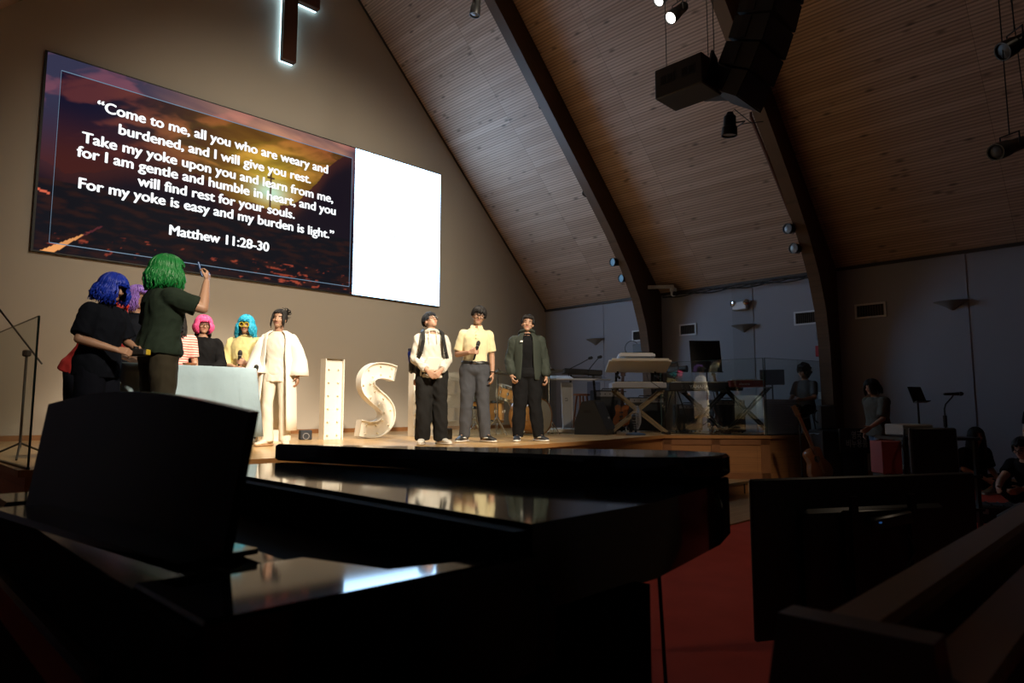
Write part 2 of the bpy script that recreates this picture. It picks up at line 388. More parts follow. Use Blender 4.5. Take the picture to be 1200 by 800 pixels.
# steps up to the stage
for k, (ya, x1) in enumerate(((4.31, 8.89), (4.82, 7.9), (5.32, 7.9))):
    z0 = 0.012 if k == 0 else 0.18*k+0.013; zt = 0.18*(k+1)-0.012
    w = thing('stage_step', ('lowest and widest wooden step before the stage, its end beside the piano tail',
              'middle light wooden step in front of the stage behind the piano', 'top light wooden step against the stage front behind the piano')[k], 'step', (5.0, ya, z0), group='steps up to the stage')
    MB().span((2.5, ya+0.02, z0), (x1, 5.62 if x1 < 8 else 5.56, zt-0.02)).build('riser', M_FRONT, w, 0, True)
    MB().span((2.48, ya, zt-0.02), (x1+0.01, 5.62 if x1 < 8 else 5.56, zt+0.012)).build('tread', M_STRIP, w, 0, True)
    MB().span((x1-0.13, ya+0.004, z0), (x1-0.115, ya+0.02, zt-0.02)).build('corner_joint', MATS['dark_trim'], w, 0, True)
struct(MB().span((0.9, WY-0.025, STAGE), (WX, WY, STAGE+0.075)).build('baseboard_back', M_BASE, smooth=0))
struct(MB().span((WX-0.025, -6, 0), (WX, 4.48, 0.11)).build('baseboard_right', M_BASE, smooth=0))

# ------------------------------------------------------------------ the wall screen
def lerp(a, b, t): t = min(1, max(0, t)); return tuple(x+(y-x)*t for x, y in zip(a, b))
def sm(a, b, x): t = min(1, max(0, (x-a)/(b-a))); return t*t*(3-2*t)
def fbm(x, y, s=0.0): return noise.fractal(V((x, y, s)), 1.0, 2.0, 5)
def add(a, b, k=1.0): return tuple(x+y*k for x, y in zip(a, b))
def sunset(u, v):
    SU, SVv = 0.665, 0.585
    dx, dy = (u-SU)*1.75, (v-SVv)
    r = math.hypot(dx, dy)
    w1 = fbm(u*2.2, v*3, 2); cl = fbm(u*4.5+w1, v*8-u*3.2+w1, 1.0); st = fbm(u*3.2, v*11+u*3, 5.0)
    base = lerp((0.010, 0.009, 0.030), (0.115, 0.045, 0.012), sm(0.10, 0.62, u))
    base = lerp(base, (0.085, 0.018, 0.014), sm(0.80, 0.45, v)*sm(0.5, 0.1, u)*.9)
    warm = sm(-0.02, 0.55, cl)*sm(0.42, 0.75, v)
    col = add(base, (0.42, 0.085, 0.035), warm*0.62*(.45+.55*sm(.1, .5, u)))
    g = math.exp(-(r/0.30)**2)
    col = add(col, (0.36, 0.17, 0.01), g*(0.7+0.6*st))
    col = add(col, (0.26, 0.24, 0.015), 0.9*math.exp(-((dx+0.02)/0.42)**2-((dy-0.16)/0.13)**2)*max(0, .35+1.5*cl))
    col = add(col, (0.40, 0.36, 0.03), math.exp(-(r/0.14)**2))
    col = add(col, (0.03, 0.62, 0.80), 0.95*math.exp(-(dx/0.095)**2-((dy+0.03)/0.055)**2))
    # ridges
    n1 = fbm(u*6, 0.3, 9)*0.05
    sk = 0.44 + 0.02*math.sin(u*9) + n1 + 0.10*math.exp(-((u-0.44)/0.07)**2) + 0.07*math.exp(-((u-0.36)/0.12)**2) + 0.03*sm(0.5, 0.66, u)
    if u > 0.70: sk = max(sk, 0.50 + 0.45*sm(0.70, 1.0, u) + n1*0.7)
    if v < sk:
        d = sk - v
        hill = lerp((0.055, 0.016, 0.018), (0.012, 0.008, 0.016), sm(0, 0.12, d))
        hill = add(hill, (0.10, 0.03, 0.005), 0.5*math.exp(-(dx/0.32)**2)*math.exp(-(d/0.10)**2))
        col = hill
        if v < 0.36:
            f = fbm(u*14, v*30, 3); col = lerp((0.008, 0.008, 0.013), (0.03, 0.012, 0.012), sm(-0.2, 0.6, f))
            if v < 0.13: col = add(col, (0.8, 0.12, 0.05), 0.5*sm(0.35, 0.75, fbm(u*30, v*60, 7)+0.3*math.exp(-((u-.75)/.12)**2)-0.12))
    # road at the lower left and a bright valley line
    q = u - (0.005 + (v+0.02)*0.75)
    if v < 0.11 and abs(q-0.012) < 0.017*(1-v/0.13): col = (1.0, 0.42, 0.14)
    elif v < 0.17 and abs(q-0.015+0.5*(v-0.1)**2) < 0.004: col = add(col, (0.1, 0.015, 0.02))
    if abs(v-(0.30-0.4*u)) < 0.006 and u < 0.03: col = (0.8, 0.15, 0.08)
    # the distant cross on the hill
    if v > sk-0.01 and ((abs(u-SU) < 0.0035 and v < 0.68) or (abs(v-0.645) < 0.008 and abs(u-SU) < 0.013)): col = (0.10, 0.05, 0.03)
    m0, m1, n0, n1_ = 0.035, 0.985, 0.045, 0.925
    if not (m0 < u < m1 and n0 < v < n1_):
        k = sm(0.30, 0.9, v)
        col = lerp(col, add(lerp((0.05, 0.05, 0.10), (0.75, 0.36, 0.24), sm(0.15, 0.75, u)*sm(1.02, .93, u)*k*(0.7+0.6*st)), (0.15, 0.03, 0.03), warm), 0.75*k)
    else:
        col = tuple(c*0.85 for c in col)
    return col
SX0, SX1, SXM, SZ0, SZ1 = 1.68, 9.07, 6.885, 3.40, 6.40
scr = thing('led_wall_screen', 'wide wall screen with a sunset verse slide and a blank white right panel', 'screen', (5.375, WY, SZ0))
FY = WY-0.06
MB().span((SX0, FY+0.002, SZ0), (SX1, WY, SZ1)).build('housing', BLKP, scr, 0, True)
NU, NV = 300, 168
me = bpy.data.meshes.new('picture_panel'); vs = []; cs = []; fs = []
for j in range(NV+1):
    for i in range(NU+1):
        u, v = i/NU, j/NV
        vs.append((SX0+0.03+(SXM-SX0-0.03)*u, FY, SZ0+0.02+(SZ1-SZ0-0.04)*v)); cs.append(sunset(u, v))
for j in range(NV):
    for i in range(NU):
        a = j*(NU+1)+i; fs.append((a, a+1, a+NU+2, a+NU+1))
me.from_pydata(vs, [], fs)
ca = me.color_attributes.new('picture', 'FLOAT_COLOR', 'POINT')
for k, c in enumerate(cs): ca.data[k].color = (max(c[0], 0), max(c[1], 0), max(c[2], 0), 1)
link('picture_panel', me, attr_emit('screen_picture', 'picture', SCREEN_PIC), scr, 0, True)['label'] = 'left display area with a dark sunset landscape'
MB().span((SXM, FY-0.001, SZ0+0.015), (SX1-0.012, FY+0.004, SZ1-0.015)).build('white_panel', emit('screen_white', (0.42, 0.68, 1.0), SCREEN_WHITE), scr, 0, True)['label'] = 'blank white right display area'
TXTM = emit('screen_text', (0.93, 0.97, 1.0), 1.25)
LINES = [('\u201cCome to me, all you who are weary and', (113, 131), (382, 204)), ('burdened, and I will give you rest.', (138, 158), (362, 216)),
         ('Take my yoke upon you and learn from me,', (95, 168), (388, 238)), ('for I am gentle and humble in heart, and you', (89, 185), (391, 252)),
         ('will find rest for your souls.', (160, 217), (343, 258)), ('For my yoke is easy and my burden is light.\u201d', (91, 221), (389, 281)), ('Matthew 11:28-30', (197, 276), (313, 295))]
for body, a, b in LINES:
    pa, pb = ony(*a, WY), ony(*b, WY)
    me = text_mesh(body, 0.235, 0.0, 0.001, pb.x-pa.x)
    bt_ = bmesh.new()                       # heavier strokes: the same outlines laid side by side
    for k_, (ox, oz) in enumerate(((-.008, 0), (.008, 0), (0, .004), (0, -.004))):
        n0 = len(bt_.verts); bt_.from_mesh(me); bt_.verts.ensure_lookup_table()
        for v in bt_.verts[n0:]: v.co += V((ox, oz, .0006*k_))
    bt_.to_mesh(me); bt_.free()
    M = Matrix.Translation(((pa.x+pb.x)/2, FY-0.004, (pa.z+pb.z)/2)) @ Matrix.Rotation(PI/2, 4, 'X'); me.transform(M)
    link('lettering', me, TXTM, scr, 0, True)
fr = MB(); W_, H_ = SXM-SX0-0.03, SZ1-SZ0-0.04
fx0, fx1, fz0, fz1 = SX0+0.03+W_*0.035, SX0+0.03+W_*0.985, SZ0+0.02+H_*0.045, SZ0+0.02+H_*0.925
for a, b in (((fx0, fz0), (fx1, fz0)), ((fx1, fz0), (fx1, fz1)), ((fx1, fz1), (fx0, fz1)), ((fx0, fz1), (fx0, fz0))):
    fr.beam((a[0], FY-0.003, a[1]), (b[0], FY-0.003, b[1]), 0.004, 0.012, up=(0, 1, 0) if a[0] == b[0] else (0, 0, 1))
fr.build('slide_border', emit('slide_border', (0.25, 0.42, 0.62), 0.5), scr, 0, True)
lg = MB(); c = ony(467, 274, WY)
lg.box((c.x, FY-0.004, c.z+0.02), (0.012, 0.002, 0.10)); lg.box((c.x, FY-0.004, c.z+0.035), (0.05, 0.002, 0.012))
for k in range(13): lg.box((c.x-0.27+0.045*k, FY-0.004, c.z-0.10), (0.030, 0.002, 0.022 if k % 3 else 0.03))
lg.build('small_logo', emit('logo_grey', (0.45, 0.5, 0.55), 0.7), scr, 0, True)['label'] = 'tiny grey logo mark in the white area'

# ------------------------------------------------------------------ the cross
cr = thing('wall_cross', 'dark wooden cross with blue-white backlight, high on the wall above the screen', 'cross', (5.36, WY, 7.6))
M_CROSS = planks('cross_wood', (0.10, 0.035, 0.018), (0.08, 0.028, 0.014), 0.3, 3, u=(0, 0, 1), w=(1, 0, 0), rough=0.4, gap=0.8)
CY0, CY1 = WY-0.20, WY-0.07
MB().box((5.36, (CY0+CY1)/2, 8.70), (0.27, CY1-CY0, 2.2), None, 0.01).build('upright', M_CROSS, cr, world=True)
MB().box((5.36, (CY0+CY1)/2-0.002, 8.98), (1.16, CY1-CY0+0.006, 0.25), None, 0.01).build('crossbar', M_CROSS, cr, world=True)
bl = MB(); bl.box((5.36, WY-0.045, 8.70), (0.25, 0.05, 2.18)); bl.box((5.36, WY-0.045, 8.98), (1.14, 0.05, 0.23))
bl.build('backlight', emit('cross_led', (0.55, 0.85, 1.0), 4.0), cr, 0, True)['label'] = 'glowing blue-white light strip behind the cross'

# ------------------------------------------------------------------ things on the right wall
M_VENTF = pbr('vent_frame', (0.62, 0.63, 0.66), 0.5); M_VENTD = pbr('vent_dark', (0.03, 0.025, 0.02), 0.8); M_SLAT = pbr('vent_slat', (0.12, 0.10, 0.085), 0.5)
vl = ['leftmost louvered vent on the right wall, left of the first dark arch column', 'louvered vent just right of the first arch column, under the white camera',
      'louvered vent left of the second arch column', 'louvered vent to the right of the second arch column']
for (y, z, w, h), lab in zip(((8.60, 2.82, 0.36, 0.25), (7.36, 2.85, 0.40, 0.25), (4.87, 2.86, 0.46, 0.26), (3.77, 2.88, 0.50, 0.26)), vl):
    v_ = thing('wall_vent', lab, 'vent', (WX, y, z), group='vents on the right wall')
    f = MB()
    for s in (-1, 1):
        f.box((-0.012, s*(w/2-0.015), 0), (0.024, 0.03, h)); f.box((-0.012, 0, s*(h/2-0.015)), (0.0236, w-0.03, 0.03))
    f.build('frame', M_VENTF, v_, 0)
    MB().box((-0.002, 0, 0), (0.004, w-0.06, h-0.06)).build('backing', M_VENTD, v_, 0)
    s_ = MB(); n = 11
    for k in range(n): s_.box((-0.012, -w/2+0.04+(w-0.08)*k/(n-1), 0), (0.014, 0.005, h-0.062), Matrix.Rotation(0.5, 3, 'Z'))
    s_.build('louvers', M_SLAT, v_, 0)
M_SCONCE = pbr('sconce_grey', (0.22, 0.21, 0.20), 0.6)
for (y, z), lab in zip(((9.83, 2.76), (6.10, 2.76), (2.55, 2.83)), ('unlit cone wall sconce at the far left of the right wall, above the clear lectern', 'unlit cone wall sconce below the white emergency light', 'unlit cone wall sconce at the far right, above the walking person')):
    s_ = thing('wall_sconce', lab, 'wall lamp', (WX, y, z), group='cone sconces on the right wall')
    mb = MB(); L = []
    for h, r in ((0.075, 0.20), (0.07, 0.205), (0.03, 0.14), (-0.02, 0.07), (-0.075, 0.012)):
        L.append(mb.ring([V((-0.02-0.9*r*max(0, math.sin(a)), r*math.cos(a)*1.25, h)) for a in [PI*k/14 for k in range(15)]] + [V((0, r*1.25*c, h)) for c in (-1, 0, 1)]))
    mb.skin(L); mb.build('shade', M_SCONCE, s_)
    MB().box((-0.004, 0, 0.02), (0.016, 0.10, 0.09)).build('back_plate', M_SCONCE, s_, 0)
em = thing('emergency_light', 'white twin-head emergency light above the middle wall sconce', 'emergency light', (WX-0.012, 6.14, 3.22))
MB().box((-0.05, 0, 0), (0.10, 0.30, 0.16), None, 0.015).build('housing', pbr('em_white', (0.7, 0.72, 0.75), 0.5), em)
for s in (-1, 1):
    L_ = MB().lathe((-0.05, s*0.13, 0.06), (-1, s*0.5, -0.1), [(-0.03, 0.035), (0.0, 0.05), (0.045, 0.065), (0.06, 0.065)], 18).build('lamp_head', GREYP, em)
    MB().lathe(V((-0.05, s*0.13, 0.06))+V((-1, s*0.5, -0.1)).normalized()*0.06, (-1, s*0.5, -0.1), [(0.0, 0.058), (0.008, 0.04), (0.012, 0.005)], 16).build('lens', CHROME, L_)
ex = thing('exit_sign', 'small red sign on the wall just left of the second arch column', 'sign', (WX-0.001, 4.62, 2.22))
MB().box((-0.03, 0, 0), (0.06, 0.20, 0.20), None, 0.008).build('box', pbr('sign_red', (0.35, 0.015, 0.03), 0.5), ex)
g_ = MB()
g_.torus((-0.062, 0, 0.035), (1, 0, 0), 0.026, 0.007, 14, 6); g_.torus((-0.062, 0, -0.028), (1, 0, 0), 0.03, 0.007, 14, 6, -PI*0.1, PI*1.4)
g_.build('symbol', pbr('sign_white', (0.7, 0.5, 0.5), 0.5), ex)
jb = thing('wall_box', 'small grey-blue box on the wall beside the second arch column, above the red sign', 'box', (WX, 4.60, 2.50))
MB().box((-0.05, 0, 0), (0.10, 0.18, 0.17), None, 0.01).build('housing', pbr('box_grey', (0.20, 0.22, 0.26), 0.5), jb)
MB().tube([(-0.05, 0.03, 0.085), (-0.05, 0.03, 0.2), (-0.02, 0.02, 0.3)], 0.008, 6).build('conduit', BLKP, jb)
tag(MB().box((WX-0.006, 4.68, 1.41), (0.012, 0.09, 0.13), None, 0.004).build('wall_plate', WHITE), 'small white wall plate behind the glass screen near the second arch column', 'wall plate')

# ------------------------------------------------------------------ people
SKIN = pbr('skin', (0.44, 0.25, 0.165), 0.5, var=0.06, scale=14, sss=0.05)
LIPS = pbr('lips', (0.42, 0.17, 0.14), 0.4); EYE = pbr('eye_dark', (0.02, 0.012, 0.01), 0.25); BROW = pbr('brow', (0.03, 0.02, 0.015), 0.8); EYEW = pbr('eye_white', (0.6, 0.57, 0.53), 0.3)
HAIRK = pbr('black_hair', (0.010, 0.008, 0.008), 0.55, spec=0.3)
def rotm(yaw=0, pitch=0, roll=0):       # degrees; yaw + = to the viewer's right, pitch + = chin up, roll + = towards viewer's right
    return (Matrix.Rotation(math.radians(yaw), 3, 'Z') @ Matrix.Rotation(math.radians(-pitch), 3, 'X') @ Matrix.Rotation(math.radians(roll), 3, 'Y'))
class Pose: pass
def solve(lean=0, side=0, twist=0, head=(0, 0, 0), hips=(0, 0, .93), larm=None, rarm=None, lleg=None, rleg=None, shoulder=.170):
    p = Pose(); p.hip = V(hips)
    p.T = rotm(twist, -lean, side); p.at = lambda x, y, z: p.hip + p.T @ V((x, y, z))
    p.nb = p.at(0, .005, .52); p.nt = p.at(0, -.012, .545)
    p.H = p.T @ rotm(*head); p.hc = p.nt + p.H @ V((0, -.012, .105)) ; p.hd = lambda x, y, z: p.hc + p.H @ V((x, y, z))
    p.sh = {1: p.at(shoulder, .005, .408), -1: p.at(-shoulder, .005, .408)}
    d = {1: (V((.225, .02, 1.105)), V((.235, -.05, .84))), -1: (V((-.225, .02, 1.105)), V((-.235, -.05, .84)))}
    p.arm = {}
    for s, a in ((1, larm), (-1, rarm)):
        a = a or {}; p.arm[s] = dict(e=V(a.get('e', d[s][0]))-V((0, 0, .035)), w=V(a.get('w', d[s][1])), dir=V(a['dir']) if 'dir' in a else None, pn=V(a.get('pn', (-s*1.0, 0, 0))), curl=a.get('curl', 25))
    p.leg = {}
    for s, a in ((1, lleg), (-1, rleg)):
        a = a or {}; p.leg[s] = dict(h=p.at(s*.088, 0, -.03), k=V(a.get('k', (s*.10, -.02, .49))), a=V(a.get('a', (s*.105, .02, .085))), t=V(a.get('t', (s*.35, -1, 0))).normalized())
    return p
TR = [(-.09, .160, .112, 0), (-.02, .166, .116, .004), (.08, .146, .102, 0), (.16, .138, .098, -.004), (.27, .150, .108, -.008), (.36, .160, .110, -.004), (.41, .154, .100, 0), (.445, .132, .086, .004), (.475, .096, .070, .006), (.51, .062, .058, .006), (.535, .054, .054, .004)]
def torso_loft(mb, p, z0, z1, ease=0.0, hem=0.0, seg=28, wide=1.0, table=TR):
    def samp(z):
        if z <= table[0][0]: return table[0][1:]
        for a, b in zip(table, table[1:]):
            if z <= b[0]:
                t = (z-a[0])/(b[0]-a[0]); return tuple(x+(y-x)*t for x, y in zip(a[1:], b[1:]))
        return table[-1][1:]
    zs = sorted(set([z0, z1] + [t[0] for t in table if z0 < t[0] < z1])); R = []
    for z in zs:
        rx, ry, oy = samp(z); e = ease + hem*max(0, (0.2-z))/0.3
        q = []
        for i in range(seg):
            a = 2*PI*i/seg; ca, sa = math.cos(a), math.sin(a)
            x = (rx*wide+e)*math.copysign(abs(ca)**.85, ca); y = (ry*wide+e)*math.copysign(abs(sa)**.85, sa)+oy
            q.append(p.at(x, y, z))
        R.append(mb.ring(q))
    mb.skin(R); return mb
def hand(mb, w, d, pn, s, curl, k=1.0):
    a = d.normalized(); n = (pn - a*pn.dot(a)); n = n.normalized() if n.length > 1e-4 else ortho(a)[0]
    sd = a.cross(n)*(-s)                   # towards the thumb side
    if s == -1: sd = a.cross(n)
    for i in range(4):
        kn = w + a*.086 + sd*(.031-.0205*i) - n*.002
        mb.limb(w + a*.012 + sd*(.014-.009*i), .016, kn, .0125, 8)
        L = (.042, .026, .021); f = (.95, 1.05, .98, .78)[i]; dirv = a.copy(); q = kn; r = .0095
        for j in range(3):
            an = math.radians(curl*(0.8 if j == 0 else 1.0)); dirv = (dirv*math.cos(an) + n*math.sin(an)).normalized()
            nx = n - dirv*n.dot(dirv); nn2 = (n*math.cos(an) - a*math.sin(an)) if j == 0 else nx
            q2 = q + dirv*(L[j]*f); mb.limb(q, r, q2, r-.0013, 8); q = q2; r -= .0013
            n_ = nx.normalized() if nx.length > 1e-3 else n
            n = n_ if nx.length > 0.2 else n
        n = (pn - a*pn.dot(a)); n = n.normalized() if n.length > 1e-4 else ortho(a)[0]
    b = w + a*.028 + sd*.026; t1 = b + (a*.65 + sd*.6 + n*.45).normalized()*.040; t2 = t1 + (a*.85 + sd*.1 + n*.5).normalized()*.030
    mb.limb(b, .015, t1, .0115, 8); mb.limb(t1, .0115, t2, .0095, 8)
def hand_frame(p, s):
    A = p.arm[s]; d = A['dir'] if A['dir'] is not None else (A['w']-A['e']); return A['w'], d.normalized()
def make_body(root, p, k, build=1.0, legs=True, skin=None, face=True, feet=False):
    mb = MB(); torso_loft(mb, p, -.09, .535, -.004, 0, 24, build)
    mb.limb(p.nb - p.T @ V((0, 0, .05)), .056, p.nt + p.H @ V((0, .0, .05)), .050)
    hr = p.H
    mb.ell(p.hd(0, .012, .030), (.074, .090, .088), hr); mb.ell(p.hd(0, -.018, -.025), (.064, .068, .080), hr); mb.ell(p.hd(0, -.048, -.078), (.036, .032, .028), hr)
    mb.ell(p.hd(0, -.055, -.048), (.030, .030, .022), hr)
    mb.limb(p.hd(0, -.082, .016), .009, p.hd(0, -.098, -.022), .0135, 10); mb.ell(p.hd(0, -.090, -.026), (.019, .012, .009), hr, 10, 6)
    for s in (-1, 1):
        mb.ell(p.hd(s*.074, .008, -.006), (.011, .022, .032), hr @ Matrix.Rotation(s*.25, 3, 'Z'), 10, 8)
        mb.ell(p.hd(s*.040, -.060, -.018), (.022, .018, .020), hr, 10, 8)      # cheeks
        sh, A = p.sh[s], p.arm[s]
        mb.limb(p.at(s*.08, .005, .405), .060, sh, .056*build); mb.limb(sh, .056*build, A['e'], .040*build); mb.limb(A['e'], .040*build, A['e'].lerp(A['w'], .35), .040*build, 12); mb.limb(A['e'].lerp(A['w'], .35), .040*build, A['w'], .027, 12)
        w, d = hand_frame(p, s); hand(mb, w, d, A['pn'], s, A['curl'])
        if legs:
            L = p.leg[s]; mb.limb(L['h'], .088*build, L['k'], .056*build); mb.limb(L['k'], .054*build, L['k'].lerp(L['a'], .35)+V((0, .012, 0)), .055*build); mb.limb(L['k'].lerp(L['a'], .35)+V((0, .012, 0)), .055*build, L['a'], .036)
            mb.limb(L['a'], .036, L['a']+L['t']*.10-V((0, 0, .045)), .030); mb.limb(L['a']-V((0, 0, .045))-L['t']*.02, .035, L['a']+L['t']*.16-V((0, 0, .055)), .026)
    me = remesh(mb, .0068, 3)
    for m in (skin or SKIN, LIPS, EYE, BROW, EYEW): me.materials.append(m)
    Hi = p.H.inverted()
    if face:
        for f in me.polygons:
            q = Hi @ (f.center - p.hc)
            if q.y > -.045 or abs(q.x) > .06 or abs(q.z) > .1: continue
            if (q.x/.024)**2 + ((q.z+.052)/.0085)**2 < 1 and q.y < -.06: f.material_index = 1
            else:
                x = abs(q.x)-.031
                if (x/.014)**2 + ((q.z-.008)/.0055)**2 < 1: f.material_index = 2
                elif (x/.020)**2 + ((q.z-.031-.1*x)/.0055)**2 < 1: f.material_index = 3
    me.transform(Matrix.Scale(k, 4))
    o = bpy.data.objects.new('body', me); COL.objects.link(o); o.parent = root
    for f in me.polygons: f.use_smooth = True
    return o
def put(name, me, mat, root, k, label=None):
    me.transform(Matrix.Scale(k, 4)); o = bpy.data.objects.new(name, me); COL.objects.link(o); o.parent = root
    for m in (mat if isinstance(mat, list) else [mat]): me.materials.append(m)
    for f in me.polygons: f.use_smooth = True
    if label: o['label'] = label
    return o
def sleeve(mb, p, s, frac, ease, end_ease=None, build=1.0):
    """frac: 0..1 along the upper arm, 1..2 along the forearm"""
    sh, A = p.sh[s], p.arm[s]; e, w = A['e'], A['w']; r = lambda b: b*build+ease; end_ease = ease if end_ease is None else end_ease
    mb.limb(p.at(s*.075, .005, .405), .060*build+ease*.6, sh, r(.055), 16)
    if frac <= 1:
        q = sh.lerp(e, frac); mb.limb(sh, r(.056), q, .045*build+end_ease, 16, True, False)
    else:
        mb.limb(sh, r(.056), e, r(.044), 16); q = e.lerp(w, frac-1); mb.limb(e, r(.044), e.lerp(q, .8), r(.036), 16); mb.limb(e.lerp(q, .8), r(.036), q, .030+end_ease, 16, True, False)
def top(root, p, k, mat, frac=.62, ease=.018, hem=-.12, hemease=.02, end=None, build=1.0, name='t_shirt', wr=.004, z1=.515, label=None, collar=None, voxel=.0095):
    z1 = min(z1, .492)
    mb = MB(); torso_loft(mb, p, hem, z1, ease, hemease, 32, build)
    for s in (-1, 1): sleeve(mb, p, s, frac, ease, end, build)
    o = put(name, remesh(mb, voxel, 4, wr, 9, rnd.random()*50), mat, root, k, label)
    if collar == 'band':
        c = MB(); c.torus(p.at(0, .0, z1+.002), p.T @ V((0, .25, 1)), .063*build+ease*.3, .010, 24, 6); put('collar', remesh(c, .005, 1), mat, o, k)
    if collar == 'polo':
        c = MB()
        R = []
        for a in [PI*(-.5)+.22+(2*PI-.44)*i/28 for i in range(29)]:
            x, y = math.cos(a), math.sin(a); f = .5-.5*math.sin(a)
            R.append([p.at(x*.060, y*.058+.002, .545-.025*f), p.at(x*.070, y*.068+.002, .552-.030*f), p.at(x*.092, y*.086, .505-.040*f), p.at(x*.084, y*.078, .498-.038*f)])
        rr = [c.ring(q) for q in R]; c.skin(rr); bmesh.ops.recalc_face_normals(c.bm, faces=c.bm.faces[:])
        me = bpy.data.meshes.new('collar'); c.bm.to_mesh(me); c.bm.free(); put('collar', me, mat, o, k)
    return o
def pants(root, p, k, mat, ease=.014, cuff=.018, waist=.10, end=1.0, name='trousers', wr=.005, build=1.0, label=None, voxel=.0115, crotch=True):
    """end: 1 = to the ankle, .4 = above the knee"""
    mb = MB(); torso_loft(mb, p, -.03, waist, ease*.9, .0, 30, build); mb.ell(p.at(0, .004, -.03), (.160*build+ease, .122*build+ease, .095), p.T, 24, 12)
    for s in (-1, 1):
        L = p.leg[s]; h, kn, a = L['h'], L['k'], L['a']; a = a + V((0, 0, -.03))
        mb.limb(p.at(s*.055, .0, -.03), .088*build+ease*.6, h + (kn-h)*.12, .090*build+ease, 16)
        if end < .5:
            q = h.lerp(kn, end*2); mb.limb(h, .090*build+ease, q, .072*build+ease+cuff, 18, True, False)
        else:
            mb.limb(h, .090*build+ease, kn, .060*build+ease, 18); q = kn.lerp(a, (end-.5)*2)
            mb.limb(kn, .060*build+ease, kn.lerp(q, .5), .054*build+ease*.9+cuff*.3, 18); mb.limb(kn.lerp(q, .5), .054*build+ease*.9+cuff*.3, q, .040+cuff, 18, True, False)
    return put(name, remesh(mb, voxel, 4, wr, 8, rnd.random()*50), mat, root, k, label)
def shoes(root, p, k, mat, sole, accent=None, label=None):
    for s in (-1, 1):
        L = p.leg[s]; f = L['t']; sd = V((-f.y, f.x, 0)); b = V((L['a'].x, L['a'].y, L['a'].z-.085))
        def loft(sec):
            mb = MB(); R = []
            for t, hw, z0, z1 in sec:
                q = []
                for i in range(14):
                    a = 2*PI*i/14; x = math.cos(a)*hw; zz = (z0+z1)/2 + math.copysign(abs(math.sin(a))**.7, math.sin(a))*(z1-z0)/2
                    q.append(b + f*t + sd*x + V((0, 0, zz)))
                R.append(mb.ring(q))
            mb.skin(R); return mb
        up = loft([(-.078, .012, .03, .075), (-.070, .032, .02, .095), (-.03, .038, .018, .108), (.03, .040, .018, .105), (.075, .042, .018, .085), (.12, .046, .018, .066), (.165, .044, .018, .055), (.195, .030, .02, .046), (.206, .010, .024, .036)])
        bmesh.ops.recalc_face_normals(up.bm, faces=up.bm.faces[:]); me = bpy.data.meshes.new('shoe'); up.bm.to_mesh(me); up.bm.free(); o = put('shoe', me, mat, root, k, label)
        so = loft([(-.086, .02, 0, .026), (-.075, .038, 0, .03), (.0, .040, 0, .026), (.08, .045, 0, .024), (.14, .050, 0, .024), (.185, .042, .002, .026), (.212, .018, .006, .028)])
        bmesh.ops.recalc_face_normals(so.bm, faces=so.bm.faces[:]); me = bpy.data.meshes.new('sole'); so.bm.to_mesh(me); so.bm.free(); put('sole', me, sole, o, k)
        if accent:
            ac = MB(); 
            for e in (-1, 1): ac.tube([b + f*(-.02) + sd*(e*.041) + V((0, 0, .062)), b + f*.03 + sd*(e*.043) + V((0, 0, .05)), b + f*.07 + sd*(e*.043) + V((0, 0, .055)), b + f*.11 + sd*(e*.040) + V((0, 0, .058))], [.004, .008, .008, .004], 6)
            bmesh.ops.recalc_face_normals(ac.bm, faces=ac.bm.faces[:]); me = bpy.data.meshes.new('shoe_stripe'); ac.bm.to_mesh(me); ac.bm.free(); put('shoe_stripe', me, accent, o, k)
